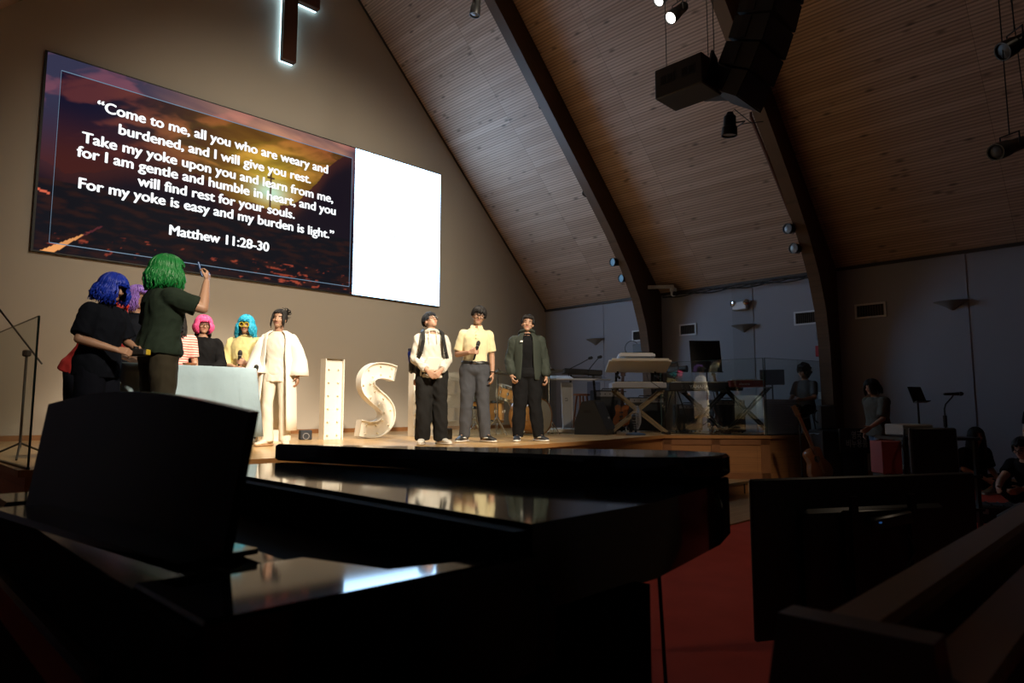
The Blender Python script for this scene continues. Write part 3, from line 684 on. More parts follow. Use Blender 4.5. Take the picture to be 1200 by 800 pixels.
def hair(root, p, k, mat, length=lambda a: .05, n=120, rad=(.083, .101, .097), width=.016, flare=1.0, jitter=.006, name='hair', cap=-.02, front=.055, curl=0.0, wave=0.0, seed=1, part=0.0, bot=None):
    """locks run from the crown over the skull; a = 0 at the face, PI at the nape; length = fall below the hairline"""
    n = int(n*1.9); width = width*.62; R = random.Random(seed); mb = MB(); c = V((0, .012, .030))
    rings = []                                                                       # the cap under the locks
    for j in range(12):
        q = []
        for i in range(28):
            a = 2*PI*i/28; fr = .5+.5*math.cos(a); zl = (cap*(1-fr**2) + front*(fr**2))      # lower edge
            th0 = math.acos(max(-1, min(1, (zl)/rad[2]))); th = th0*(j+.02)/11
            q.append(p.hd(*(c + V((rad[0]*math.sin(th)*math.sin(a), -rad[1]*math.sin(th)*math.cos(a), rad[2]*math.cos(th))))))
        rings.append(mb.ring(q))
    mb.skin(rings)
    for i in range(n):
        a = 2*PI*(i+R.random()*.9)/n; a = (a+PI) % (2*PI) - PI; aa = abs(a)
        Ln = length(aa)*(1+R.uniform(-.30, .18)); start = R.uniform(.05, .9)
        pts = []; rr = []; thend = PI*.5 if length(aa) > .03 else math.acos(max(-.5, min(.95, ((front if aa < .9 else cap) + R.uniform(-.016, .012))/rad[2])))
        ex = 1.0+R.uniform(-.01, .11); da = R.uniform(-.12, .12); ph = R.random()*6.28
        for j in range(7):
            t = j/6; th = start + (thend-start)*t; b = a + da*t + (1-t)*part
            pts.append(c + V((rad[0]*ex*math.sin(th)*math.sin(b), -rad[1]*ex*math.sin(th)*math.cos(b), rad[2]*ex*math.cos(th)))); rr.append(width*(.55+.45*t))
        if length(aa) > .03:
            b = a+da; q = pts[-1]; m = max(3, int(Ln/.025)); out = V((math.sin(b), -math.cos(b), 0))
            for j in range(1, m+1):
                t = j/m; w = math.sin(t*9+ph)*wave
                r_ = flare*.02*math.sin(t*PI*.7) - curl*t*t*.05
                pts.append(q + V((0, 0, -Ln*t)) + out*(r_ + w*.5) + V((math.cos(b), math.sin(b), 0))*w + V((R.uniform(-1, 1), R.uniform(-1, 1), 0))*jitter*t); rr.append(width*(1-.75*t**2))
        else:
            for j in range(1, 3):
                t = j/2; b = a+da*1.2; q = pts[6]; pts.append(q + V((math.sin(b)*.006*t, -math.cos(b)*.006*t, -(Ln+.012)*t)) + V((R.uniform(-1, 1), R.uniform(-1, 1), R.uniform(-.5, .5)))*jitter*t); rr.append(width*(.8-.5*t))
        mb.tube([p.hd(*q) for q in pts], rr, 4)
    bmesh.ops.recalc_face_normals(mb.bm, faces=mb.bm.faces[:]); me = bpy.data.meshes.new(name); mb.bm.to_mesh(me); mb.bm.free()
    return put(name, me, mat, root, k)
def glasses(root, p, k, mat, r=.024, fat=.0028, lens=None):
    mb = MB()
    for s in (-1, 1):
        mb.torus(p.hd(s*.032, -.098, .006), p.H @ V((s*.12, -1, 0)), r, fat, 20, 6)
        mb.tube([p.hd(s*.056, -.092, .012), p.hd(s*.078, -.06, .012), p.hd(s*.084, .0, .010), p.hd(s*.080, .02, .0)], fat, 6)
    mb.tube([p.hd(-.010, -.100, .010), p.hd(0, -.104, .013), p.hd(.010, -.100, .010)], fat, 6)
    bmesh.ops.recalc_face_normals(mb.bm, faces=mb.bm.faces[:]); me = bpy.data.meshes.new('glasses'); mb.bm.to_mesh(me); mb.bm.free()
    o = put('glasses', me, mat, root, k)
    if lens:
        for s in (-1, 1):
            l = MB(); l.cyl(p.hd(s*.032, -.099, .006), p.hd(s*.032, -.097, .006), r, None, 18); bmesh.ops.recalc_face_normals(l.bm, faces=l.bm.faces[:]); me = bpy.data.meshes.new('lens'); l.bm.to_mesh(me); l.bm.free(); put('lens', me, lens, o, k)
    return o
def person(label, loc, face, H, group=None):
    return thing('person', label, 'person', loc, facing(face), group), H*1.025/1.70
def to_world(root, k, q): return V(root.location) + Matrix.Rotation(root.rotation_euler.z, 3, 'Z') @ (V(q)*k)
def grip(p, s):     # the hollow of a closed hand
    w, d = hand_frame(p, s); pn = p.arm[s]['pn']; n = (pn - d*pn.dot(d)).normalized(); return w + d*.085 + n*.022
MIC_M = pbr('mic_grille', (0.05, 0.05, 0.05), 0.5, 0.6, bump=0.5, bscale=600)
def microphone(label, world_pos, dirw, group='hand microphones'):
    m = thing('microphone', label, 'microphone', world_pos, 0, group); d = V(dirw).normalized()
    MB().lathe(V((0, 0, 0))-d*.12, d, [(0, .011), (.01, .014), (.10, .016), (.19, .021), (.20, .022)], 16).build('handle', BLKP, m)
    MB().lathe(V((0, 0, 0))+d*.08, d, [(0, .020), (.008, .027), (.03, .028), (.05, .025), (.066, .014), (.07, .004)], 16).build('grille', MIC_M, m)
    MB().torus(V((0, 0, 0))+d*.082, d, .024, .004, 16, 6).build('collar_ring', GREYP, m)
    return m
def rotz(root, d): return Matrix.Rotation(root.rotation_euler.z, 3, 'Z') @ V(d)

# --- the woman in white
r_, k = person('woman in a long open white coat, white top and white trousers, holding a microphone low', onz(322, 522.3, STAGE), 4, 1.60)
p = solve(head=(-4, 0, 4), rarm=dict(e=(-.26, .02, 1.12), w=(-.24, -.14, .92), dir=(.1, -.7, -.45), pn=(1, 0, 0), curl=62), larm=dict(e=(.25, .03, 1.12), w=(.26, -.02, .88)),
          rleg=dict(a=(-.10, .03, .085), t=(-.5, -1, 0)), lleg=dict(a=(.12, .0, .085), t=(.35, -1, 0)))
make_body(r_, p, k, .90)
CREAM = pbr('cream_knit', (0.80, 0.74, 0.64), 0.8, bump=0.2, bscale=90, sheen=0.2); CREAM2 = pbr('white_coat', (0.82, 0.78, 0.70), 0.8, bump=0.1, bscale=120, sheen=0.2)
top(r_, p, k, CREAM, .3, .008, -.14, .0, build=.90, name='ribbed_top', wr=.006, z1=.50)
pants(r_, p, k, pbr('cream_trousers', (0.74, 0.68, 0.58), 0.8), .010, .035, .06, build=.88)
mb = MB()
R = []
for z, rx, ry, g in ((.50, .10, .08, .55), (.46, .165, .115, .62), (.38, .195, .135, .62), (.20, .195, .145, .64), (.0, .215, .165, .68), (-.3, .235, .19, .70), (-.56, .245, .20, .72), (-.74, .25, .205, .74)):
    R.append(mb.ring([p.hip + V((rx*math.sin(a), -ry*math.cos(a), z)) + V((0, .012*math.sin(a*7+z*3), 0))*(1 if z < .3 else 0) for a in [g+(2*PI-2*g)*i/40 for i in range(41)]]))
mb.skin(R, False, False)
for s in (-1, 1):
    e, w, sh = p.arm[s]['e'], p.arm[s]['w'], p.sh[s]; c = []
    for q, r2, dr in ((sh+V((-s*.02, 0, .01)), .075, 0), (sh.lerp(e, .5), .085, 0), (e, .095, -.02), (e.lerp(w, .5), .115, -.05), (e.lerp(w, .72), .125, -.07)):
        ax = (w-e).normalized() if q != sh else (e-sh).normalized(); x, y = ortho(V((0, 0, -1)))
        c.append(mb.ring([q + V((0, 0, dr)) + (x*math.cos(2*PI*i/18)+y*math.sin(2*PI*i/18))*r2 for i in range(18)]))
    mb.skin(c, False)
bmesh.ops.recalc_face_normals(mb.bm, faces=mb.bm.faces[:]); me = bpy.data.meshes.new('coat'); mb.bm.to_mesh(me); mb.bm.free()
co = put('coat', me, CREAM2, r_, k); md = co.modifiers.new('s', 'SOLIDIFY'); md.thickness = .008; md.offset = 1
hair(r_, p, k, HAIRK, lambda a: .13 if .85 < a < 1.15 else .0, 110, (.080, .098, .093), .012, .6, .003, 'hair', -.03, .060, seed=3)
b = MB(); b.ell(p.hd(.03, .085, .085), (.045, .045, .04))
for i in range(24):
    a = rnd.random()*6.28; q = p.hd(.03+.03*math.cos(a), .085, .085+.03*math.sin(a)); b.tube([q, q+V((.05*math.cos(a), rnd.uniform(-.02, .03), .035*math.sin(a))), q+V((.07*math.cos(a+.6), 0, .055*math.sin(a+.5)))], [.010, .006, .002], 5)
bmesh.ops.recalc_face_normals(b.bm, faces=b.bm.faces[:]); me = bpy.data.meshes.new('hair_bun'); b.bm.to_mesh(me); b.bm.free(); put('hair_bun', me, HAIRK, r_, k)
shoes(r_, p, k, pbr('cream_shoe', (0.75, 0.68, 0.58), 0.6), pbr('tan_sole', (0.45, 0.28, 0.15), 0.6))
microphone('black microphone held low by the woman in white', to_world(r_, k, grip(p, -1)), rotz(r_, (.25, -.55, .6)))

# --- hooded boy
r_, k = person('boy in an off-white hoodie and dark baggy jeans, head tilted up, hands clasped', onz(505, 520.5, STAGE), 14, 1.64)
p = solve(lean=-5, head=(30, 24, 0), shoulder=.150, larm=dict(e=(.205, .03, 1.12), w=(.085, -.235, .92), dir=(-.6, -.35, -.6), pn=(-.3, .9, -.1), curl=45), rarm=dict(e=(-.205, .03, 1.12), w=(-.085, -.235, .92), dir=(.6, -.35, -.6), pn=(.3, .9, -.1), curl=45),
          lleg=dict(a=(.13, .02, .085), t=(.55, -1, 0)), rleg=dict(a=(-.115, -.02, .085), t=(-.25, -1, 0)))
make_body(r_, p, k, .9)
HOOD = pbr('hoodie_fleece', (0.60, 0.57, 0.50), 0.9, bump=0.25, bscale=140, sheen=0.3)
h_ = top(r_, p, k, HOOD, 1.88, .026, -.10, .012, .020, .9, 'hoodie', .014, .47)
m_ = MB(); m_.torus(p.at(0, .015, .478), p.T @ V((0, .6, 1)), .092, .022, 30, 10); m_.ell(p.at(0, .105, .465), (.10, .05, .085)); put('hood', remesh(m_, .009, 4, .006, 12, 3), HOOD, h_, k)
m_ = MB(); m_.prism([(-.12, -.02), (.12, -.02), (.12, .07), (.075, .15), (-.075, .15), (-.12, .07)], -.012, .012, Matrix.Translation(p.at(0, -.158, 0.0)) @ Matrix.Rotation(PI/2, 4, 'X')); put('front_pocket', remesh(m_, .009, 3), HOOD, h_, k)
m_ = MB()
for s in (-1, 1): m_.tube([p.at(s*.045, -.10, .50), p.at(s*.05, -.145, .42), p.at(s*.052, -.155, .32)], .004, 6)
bmesh.ops.recalc_face_normals(m_.bm, faces=m_.bm.faces[:]); me = bpy.data.meshes.new('drawstring'); m_.bm.to_mesh(me); m_.bm.free(); put('drawstring', me, WHITE, h_, k)
pants(r_, p, k, pbr('black_denim', (0.015, 0.0145, 0.0145), 0.9, var=0.35, scale=7, spec=.15), .034, .050, .08, wr=.014)
hair(r_, p, k, pbr('blueblack_hair', (0.008, 0.010, 0.016), 0.5, spec=0.3), lambda a: .012 if a < 1.1 else .0, 150, (.084, .102, .096), .014, 1, .004, 'hair', -.008, .044, seed=5)
glasses(r_, p, k, CHROME, .023, .0022)
shoes(r_, p, k, pbr('white_shoe', (0.75, 0.72, 0.66), 0.5), pbr('white_sole', (0.7, 0.66, 0.6), 0.6))
hood_root, hood_p, hood_k = r_, p, k
# backpack and its bottle
BPK = pbr('backpack_nylon', (0.014, 0.014, 0.015), 0.6, bump=0.3, bscale=150)
w0 = to_world(r_, k, p.at(-.02, .27, .22)); bp = thing('backpack', 'black backpack worn by the boy in the hoodie', 'backpack', w0, r_.rotation_euler.z, scale=k)
m_ = MB(); m_.box((-.03, .0, -.03), (.33, .20, .46), None, .07); m_.box((-.03, .09, -.10), (.26, .12, .26), None, .05); m_.box((-.21, .02, -.13), (.07, .14, .18), None, .03)
link('bag', remesh(m_, .011, 5, .006, 8, 9), BPK, bp)
m_ = MB(); m_.tube([(-.06, -.06, .20), (-.05, -.03, .26), (0, -.03, .26), (.01, -.06, .20)], .009, 6); m_.build('top_handle', BPK, bp)
for s in (-1, 1):
    m_ = MB(); f = lambda q: (Matrix.Rotation(-r_.rotation_euler.z, 3, 'Z') @ (to_world(r_, k, q)-w0))/k
    pts = [f(p.at(s*.10, .17, .42)), f(p.at(s*.115, .06, .545)), f(p.at(s*.125, -.08, .49)), f(p.at(s*.13, -.172, .36)), f(p.at(s*.155, -.165, .22)), f(p.at(s*.205, -.04, .10)), f(p.at(s*.17, .14, .06))]
    for a, b in zip(pts, pts[1:]): m_.beam(a, b, .05, .014, up=(a+b)/2-f(p.at(0, 0, .3)))
    m_.build('shoulder_strap', BPK, bp)
m_ = MB(); m_.box((-.12, .03, -.33), (.12, .10, .09), None, .02)
link('bottom_pocket', remesh(m_, .009, 4), pbr('tan_leather', (0.30, 0.13, 0.05), 0.6), bp)['label'] = 'tan lower corner of the bag'
wb = V(w0) + Matrix.Rotation(r_.rotation_euler.z, 3, 'Z') @ (V((-.215, .03, .03))*k)
bt = thing('water_bottle', 'blue water bottle in the side pocket of the black backpack', 'bottle', wb, 0)
MB().lathe((0, 0, -.12), (-.1, .05, 1), [(0, .028), (.01, .034), (.14, .034), (.17, .02)], 18).build('bottle_body', pbr('bottle_blue', (0.02, 0.04, 0.30), 0.25), bt)
MB().lathe(V((0, 0, -.12))+V((-.1, .05, 1)).normalized()*.17, (-.1, .05, 1), [(0, .022), (.03, .022), (.036, .016)], 16).build('cap', pbr('bottle_cap', (0.03, 0.03, 0.08), 0.4), bt)

# --- yellow polo man
r_, k = person('tall smiling man in a pale yellow polo shirt and grey trousers with a microphone', onz(556, 517.6, STAGE), 3, 1.79)
p = solve(side=2, shoulder=.155, head=(8, -6, 10), rarm=dict(e=(-.225, .03, 1.13), w=(-.07, -.215, 1.10), dir=(.8, -.45, .15), pn=(.25, .75, -.1), curl=62), larm=dict(e=(.215, .04, 1.12), w=(.22, -.06, .85), curl=30),
          lleg=dict(a=(.135, -.02, .085), t=(.75, -1, 0)), rleg=dict(a=(-.13, .02, .085), t=(-.45, -1, 0)))
make_body(r_, p, k, .92)
YEL = pbr('yellow_polo', (0.78, 0.69, 0.42), 0.85, bump=0.12, bscale=160, sheen=0.2)
t_ = top(r_, p, k, YEL, .82, .020, .035, .0, .022, .92, 'polo_shirt', .005, .515, collar='polo')
m_ = MB()
for z in (.44, .40, .36): m_.cyl(p.at(0, -.128, z), p.at(0, -.137, z), .006, None, 10)
bmesh.ops.recalc_face_normals(m_.bm, faces=m_.bm.faces[:]); me = bpy.data.meshes.new('button'); m_.bm.to_mesh(me); m_.bm.free(); o = put('buttons', me, pbr('button_cream', (.6, .52, .3), .4), t_, k)
pants(r_, p, k, pbr('grey_chino', (0.066, 0.069, 0.080), 0.9, var=0.2, scale=9, spec=.15), .020, .026, .075, wr=.009)
m_ = MB(); torso_loft(m_, p, .035, .072, .026); put('belt', remesh(m_, .007, 1), pbr('belt_black', (.01, .01, .01), .4), r_, k)
m_ = MB(); m_.box(p.at(0, -.132, .053), (.045, .012, .032), p.T); put('belt_buckle', remesh(m_, .004, 0), CHROME, r_, k)
hair(r_, p, k, HAIRK, lambda a: .016 if a < 1.0 else .0, 150, (.084, .102, .100), .014, 1, .004, 'hair', -.010, .040, seed=8)
glasses(r_, p, k, pbr('glasses_black', (.015, .012, .012), .3), .025, .0035)
shoes(r_, p, k, pbr('black_sneaker', (.015, .015, .016), .5), pbr('white_sole', (0.7, 0.66, 0.6), 0.6), WHITE)
m_ = MB(); m_.torus(p.arm[1]['w']+V((0, 0, .015)), (0, .25, 1), .031, .006, 18, 6); m_.cyl(p.arm[1]['w']+V((.03, -.01, .012)), p.arm[1]['w']+V((.042, -.012, .012)), .02, None, 14); bmesh.ops.recalc_face_normals(m_.bm, faces=m_.bm.faces[:]); me = bpy.data.meshes.new('wrist_watch'); m_.bm.to_mesh(me); m_.bm.free(); put('wrist_watch', me, BLKP, r_, k)
microphone('black microphone held at chest height by the man in the yellow polo', to_world(r_, k, grip(p, -1)), rotz(r_, (.25, -.25, .9)))

# --- green jacket man
r_, k = person('man in an open dark green zip jacket over a black shirt and black trousers', onz(618, 516.8, STAGE), 2, 1.70)
p = solve(head=(-6, 6, 5), larm=dict(e=(.23, .03, 1.13), w=(.25, -.06, .86), curl=50), rarm=dict(e=(-.23, .03, 1.13), w=(-.215, -.10, .87), dir=(.2, -.5, -.7), curl=50),
          lleg=dict(a=(.15, .0, .085), t=(.65, -1, 0)), rleg=dict(a=(-.13, .0, .085), t=(-.15, -1, 0)))
make_body(r_, p, k, 1.03)
BLKT = pbr('black_cotton', (.006, .006, .007), .9, bump=.1, bscale=150, spec=.15)
top(r_, p, k, BLKT, .5, .014, -.08, .01, build=1.03, name='t_shirt', collar='band')
mb = MB(); R = []
for z, rx, ry, g in ((.53, .085, .075, .42), (.50, .115, .09, .46), (.46, .165, .115, .40), (.38, .195, .140, .36), (.25, .19, .145, .36), (.10, .19, .145, .40), (-.05, .20, .155, .46), (-.12, .19, .15, .52)):
    R.append(mb.ring([p.at(rx*math.sin(a), -ry*math.cos(a)*(1.06 if abs(math.sin(a)) < .9 else 1), z) for a in [g+(2*PI-2*g)*i/48 for i in range(49)]]))
mb.skin(R, False, False); bmesh.ops.recalc_face_normals(mb.bm, faces=mb.bm.faces[:]); me = bpy.data.meshes.new('jacket'); mb.bm.to_mesh(me); mb.bm.free()
GRN = pbr('green_jacket', (0.024, 0.031, 0.023), .85, var=.2, scale=6, bump=.15, bscale=90)
nr = [v.normal.copy() for v in me.vertices]
for v, n in zip(me.vertices, nr): v.co += n*.008*noise.noise(v.co*11)
j_ = put('jacket', me, GRN, r_, k); md = j_.modifiers.new('s', 'SOLIDIFY'); md.thickness = .016; md.offset = 0; md2 = j_.modifiers.new('u', 'SUBSURF'); md2.levels = md2.render_levels = 1
for s in (-1, 1):
    m_ = MB(); sleeve(m_, p, s, 1.93, .030, .020, 1.03); put('sleeve', remesh(m_, .011, 4, .012, 9, s+4), GRN, j_, k)
m_ = MB(); m_.torus(p.at(0, .03, .53), p.T @ V((0, .45, 1)), .098, .026, 26, 8); put('collar', remesh(m_, .009, 3, .004, 12, 1), GRN, j_, k)
m_ = MB(); m_.box(p.at(-.085, -.165, .40), (.035, .004, .022), p.T); put('chest_label', remesh(m_, .003, 0), WHITE, j_, k)
pants(r_, p, k, pbr('black_trousers', (.008, .008, .009), .9, var=.25, scale=8, spec=.15), .030, .034, .05, wr=.010, build=1.03)
hair(r_, p, k, HAIRK, lambda a: .0, 150, (.084, .102, .102), .014, 1, .004, 'hair', -.006, .056, seed=12, part=.25)
shoes(r_, p, k, pbr('skate_shoe', (.02, .022, .03), .5), WHITE, WHITE)

# --- table with its cloth
TX0, TX1, TY0, TY1, TZ = 1.62, 2.82, 6.38, 7.08, 1.555
tb = thing('folding_table', 'high table under the pale blue cloth at the left of the stage', 'table', (2.2, 6.7, STAGE))
MB().span((TX0, TY0, TZ-.035), (TX1, TY1, TZ-.006), .008).build('tabletop', WHITE, tb, world=True)
for x in (TX0+.08, TX1-.08):
    for y in (TY0+.08, TY1-.08): MB().cyl((x, y, STAGE), (x, y, TZ-.035), .016).build('leg', GREYP, tb, world=True)
    MB().cyl((x, TY0+.08, STAGE+.3), (x, TY1-.08, STAGE+.3), .010).build('stretcher', GREYP, tb, world=True)
mb = MB(); NX, NY = 60, 30; per = []
def rrect(d, n=160):
    w, h, c = TX1-TX0+2*d, TY1-TY0+2*d, .05+d; pts = []; segs = [(w-2*c, (1, 0)), (PI*c/2, None), (h-2*c, (0, 1)), (PI*c/2, None), (w-2*c, (-1, 0)), (PI*c/2, None), (h-2*c, (0, -1)), (PI*c/2, None)]
    Lt = sum(q[0] for q in segs)
    for i in range(n):
        s = Lt*i/n; x, y, a = TX0-d+c, TY0-d, 0.0
        for L, dr in segs:
            u = min(s, L)
            if dr: x += dr[0]*u; y += dr[1]*u
            else:
                t2 = u/c; cx, cy = x-math.sin(a)*c, y+math.cos(a)*c; x, y = cx+math.sin(a+t2)*c, cy-math.cos(a+t2)*c; a += t2
            s -= u
            if s <= 0: break
        pts.append((x, y))
    return pts
R = []
for z, d in ((0, -.02), (0.0, .004), (-.012, .012), (-.10, .016), (-.3, .03), (-.5, .045), (-.665, .055)):
    o_ = rrect(d); q = []
    for i, (x, y) in enumerate(o_):
        f = max(0, -z)*.045*(math.sin(i*.55)+.5*math.sin(i*1.3+1)); ux, uy = x-(TX0+TX1)/2, y-(TY0+TY1)/2; L = math.hypot(ux, uy); q.append(V((x+ux/L*f, y+uy/L*f, TZ+z)))
    R.append(mb.ring(q))
mb.skin(R, False); mb.bm.faces.new(R[0])
cl = mb.build('tablecloth', pbr('pale_blue_cloth', (0.44, 0.59, 0.68), 0.9, var=.10, scale=5, bump=.9, bscale=9), None, 50); md = cl.modifiers.new('s', 'SOLIDIFY'); md.thickness = .003
tag(cl, 'pale blue tablecloth hanging over the table on the stage', 'tablecloth')
o_ = thing('small_dish', 'small orange dish on the pale blue cloth near the pink wig', 'dish', V((ony(222, 430, 6.6).x, 6.6, TZ+.003)))
MB().lathe((0, 0, 0), (0, 0, 1), [(0, .035), (.012, .055), (.03, .065), (.026, .058), (.012, .04)], 18).build('bowl', pbr('orange_plastic', (.5, .15, .04), .5), o_)

# --- wig colours
def wigm(n, c): return pbr(n, c, .42, var=.45, scale=40, spec=.45)
# --- turquoise wig
r_, k = person('person in a turquoise wig, yellow glasses and yellow sweatshirt with a microphone', onz(283, 519.5, STAGE), 5, 1.60)
p = solve(head=(2, -4, 2), larm=dict(e=(.25, -.02, 1.10), w=(.09, -.24, 1.05), dir=(-.85, -.35, .25), pn=(-.2, .9, 0), curl=62), rarm=dict(e=(-.25, -.03, 1.08), w=(-.05, -.26, 1.00), dir=(.9, -.2, .0), pn=(0, .2, -1), curl=20))
make_body(r_, p, k, .95)
top(r_, p, k, pbr('yellow_sweat', (0.74, 0.64, 0.29), .85, bump=.15, bscale=120, sheen=.2), 1.35, .032, -.12, .01, .022, .95, 'sweatshirt', .009, .515, collar='band')
pants(r_, p, k, pbr('blue_denim', (.05, .075, .12), .8, var=.2, scale=9), .022, .03, .05)
shoes(r_, p, k, pbr('white_shoe', (0.75, 0.72, 0.66), 0.5), pbr('white_sole', (0.7, 0.66, 0.6), 0.6))
hair(r_, p, k, wigm('wig_turquoise', (.02, .40, .62)), lambda a: .0 if a < .72 else (.15 if a < 1.2 else .19), 190, (.094, .114, .108), .014, 1.6, .016, 'wig', -.05, .042, .2, .012, seed=21)
glasses(r_, p, k, pbr('yellow_frames', (.55, .42, .03), .4), .029, .007)
microphone('black microphone held over the blue table by the turquoise wigged person', to_world(r_, k, grip(p, 1)), rotz(r_, (.12, -.25, .9)))
# --- pink wig
r_, k = person('person in a pink bob wig, glasses and black sweatshirt behind the blue table', (3.06, 8.52, STAGE), 22, 1.54)
p = solve(head=(14, -4, 0), larm=dict(e=(.24, -.03, 1.10), w=(.17, -.24, .98)), rarm=dict(e=(-.24, -.03, 1.10), w=(-.17, -.24, .98)))
make_body(r_, p, k, .97); top(r_, p, k, BLKT, 1.85, .03, -.12, .01, .02, .97, 'sweatshirt', .008); m_ = MB(); m_.torus(p.at(0, .02, .53), p.T @ V((0, .5, 1)), .08, .028, 26, 8); put('hood', remesh(m_, .009, 3), BLKT, r_, k)
pants(r_, p, k, MATS['black_trousers']); shoes(r_, p, k, MATS['black_sneaker'], MATS['white_sole'])
hair(r_, p, k, wigm('wig_pink', (.85, .10, .30)), lambda a: .0 if a < .72 else .125, 200, (.098, .116, .106), .015, 2.0, .004, 'wig', -.05, .040, 1.2, 0, seed=22)
glasses(r_, p, k, MATS['glasses_black'], .024, .003)
# --- striped shirt, long dark hair (behind the green wig)
r_, k = person('person with long dark hair and striped shirt behind the green wigged person', (2.60, 8.06, STAGE), 25, 1.52)
p = solve(head=(10, 0, 0)); make_body(r_, p, k, .93)
m, t, b_ = nt('pink_stripes'); tc = t.nodes.new('ShaderNodeTexCoord'); wv = t.nodes.new('ShaderNodeTexWave'); wv.bands_direction = 'Z'; wv.inputs['Scale'].default_value = 11
rp = t.nodes.new('ShaderNodeValToRGB'); rp.color_ramp.interpolation = 'CONSTANT'; rp.color_ramp.elements[0].color = (.62, .16, .15, 1); rp.color_ramp.elements[1].color = (.75, .62, .55, 1); rp.color_ramp.elements[1].position = .5
t.links.new(tc.outputs['Object'], wv.inputs['Vector']); t.links.new(wv.outputs['Fac'], rp.inputs[0]); t.links.new(rp.outputs[0], b_.inputs['Base Color']); b_.inputs['Roughness'].default_value = .85
top(r_, p, k, m, .8, .02, -.12, .01, build=.93, name='striped_shirt'); pants(r_, p, k, MATS['blue_denim']); shoes(r_, p, k, MATS['white_shoe'], MATS['white_sole'])
hair(r_, p, k, HAIRK, lambda a: .0 if a < .5 else .30, 130, (.084, .102, .098), .014, 1.0, .012, 'hair', -.04, .052, 0, .01, seed=23)
# --- green wig
r_, k = person('person in a green wig and dark green t-shirt, back turned, hand raised', ond(181, 500, 5.62).xy.to_3d()+V((0, 0, STAGE)), 142, 1.69)
p = solve(lean=2, head=(-28, 2, 0), rarm=dict(e=(-.27, -.22, 1.30), w=(-.19, -.28, 1.51), dir=(.25, -.25, .9), pn=(.7, .6, .1), curl=55), larm=dict(e=(.26, -.02, 1.13), w=(.25, -.10, .88)))
make_body(r_, p, k, 1.10)
GTS = pbr('dark_green_cotton', (0.016, 0.026, 0.018), .9, var=.12, scale=6, bump=.12, bscale=120, spec=.15)
top(r_, p, k, GTS, .80, .030, -.06, .015, .035, 1.10, 't_shirt', .010, .515, collar='band')
pants(r_, p, k, pbr('olive_corduroy', (.026, .020, .009), .9, var=.2, scale=12), .024, .03, .06, build=1.08, wr=.009); shoes(r_, p, k, MATS['black_sneaker'], MATS['white_sole'])
hair(r_, p, k, wigm('wig_green', (.008, .17, .035)), lambda a: .0 if a < .6 else .17, 230, (.104, .124, .114), .016, 1.9, .012, 'wig', -.05, .045, .3, .006, seed=24)
pen = MB(); q = to_world(r_, k, grip(p, -1)); pen.cyl(q+V((-.02, .01, -.03)), q+V((-.05, .04, .10)), .008); tag(pen.build('pen', pbr('pen_blue', (.03, .08, .25), .3)), 'thin dark blue pen in the raised hand of the green wigged person', 'pen')
# --- blue wig boy
r_, k = person('boy in a blue wig and navy t-shirt at the left end of the table', ond(110, 500, 5.42).xy.to_3d()+V((0, 0, STAGE)), 82, 1.50)
p = solve(lean=6, head=(-6, -10, 0), rarm=dict(e=(-.27, -.03, 1.12), w=(-.12, -.27, 1.00), dir=(.35, -.9, -.15), pn=(.6, .5, -.5), curl=55), larm=dict(e=(.25, -.08, 1.14), w=(.08, -.30, 1.03), dir=(-.3, -.9, -.2), pn=(-.5, .5, -.5), curl=50))
make_body(r_, p, k, 1.02)
NAVY = pbr('navy_cotton', (.0045, .006, .011), .9, var=.15, scale=6, spec=.15)
top(r_, p, k, NAVY, .86, .032, -.16, .012, .038, 1.02, 't_shirt', .009, .515, collar='band')
pants(r_, p, k, pbr('dark_shorts', (.005, .006, .012), .9, spec=.15), .03, .02, .02, .42, 'shorts'); shoes(r_, p, k, MATS['black_sneaker'], MATS['white_sole'])
hair(r_, p, k, wigm('wig_blue', (.008, .035, .42)), lambda a: .0 if a < .6 else .15, 210, (.100, .120, .110), .015, 1.8, .020, 'wig', -.05, .038, .2, .012, seed=25)
bz = thing('handheld_buzzer', 'black and yellow hand-held gadget in the hands of the blue wigged boy', 'gadget', to_world(r_, k, (.0, -.40, .985)), r_.rotation_euler.z)
MB().box((0, 0, 0), (.07, .16, .06), None, .015).build('casing', BLKP, bz); MB().box((0, -.082, 0), (.05, .012, .045), None, .004).build('tip', pbr('gadget_yellow', (.6, .42, .03), .5), bz); MB().cyl((0, .03, .03), (0, .03, .05), .018).build('knob', BLKP, bz)
# --- red wig, bending over
r_, k = person('person in a red wig and shirt leaning forward behind the blue wigged boy', (1.66, 7.72, STAGE), 95, 1.60)
p = solve(lean=24, head=(0, 10, 0), hips=(0, .02, .90), larm=dict(e=(.23, -.30, 1.10), w=(.18, -.50, .96)), rarm=dict(e=(-.23, -.30, 1.10), w=(-.18, -.50, .96)))
make_body(r_, p, k, 1.0); top(r_, p, k, pbr('red_cotton', (.30, .012, .012), .85), .8, .035, -.10, .03, .03, 1.0, 't_shirt', .010)
pants(r_, p, k, MATS['dark_shorts'], .04, .03, .04, .42, 'shorts'); shoes(r_, p, k, MATS['black_sneaker'], MATS['white_sole'])
hair(r_, p, k, wigm('wig_red', (.65, .03, .012)), lambda a: .0 if a < .6 else .20, 180, (.098, .118, .108), .015, 1.6, .014, 'wig', -.05, .042, .2, .01, seed=26)
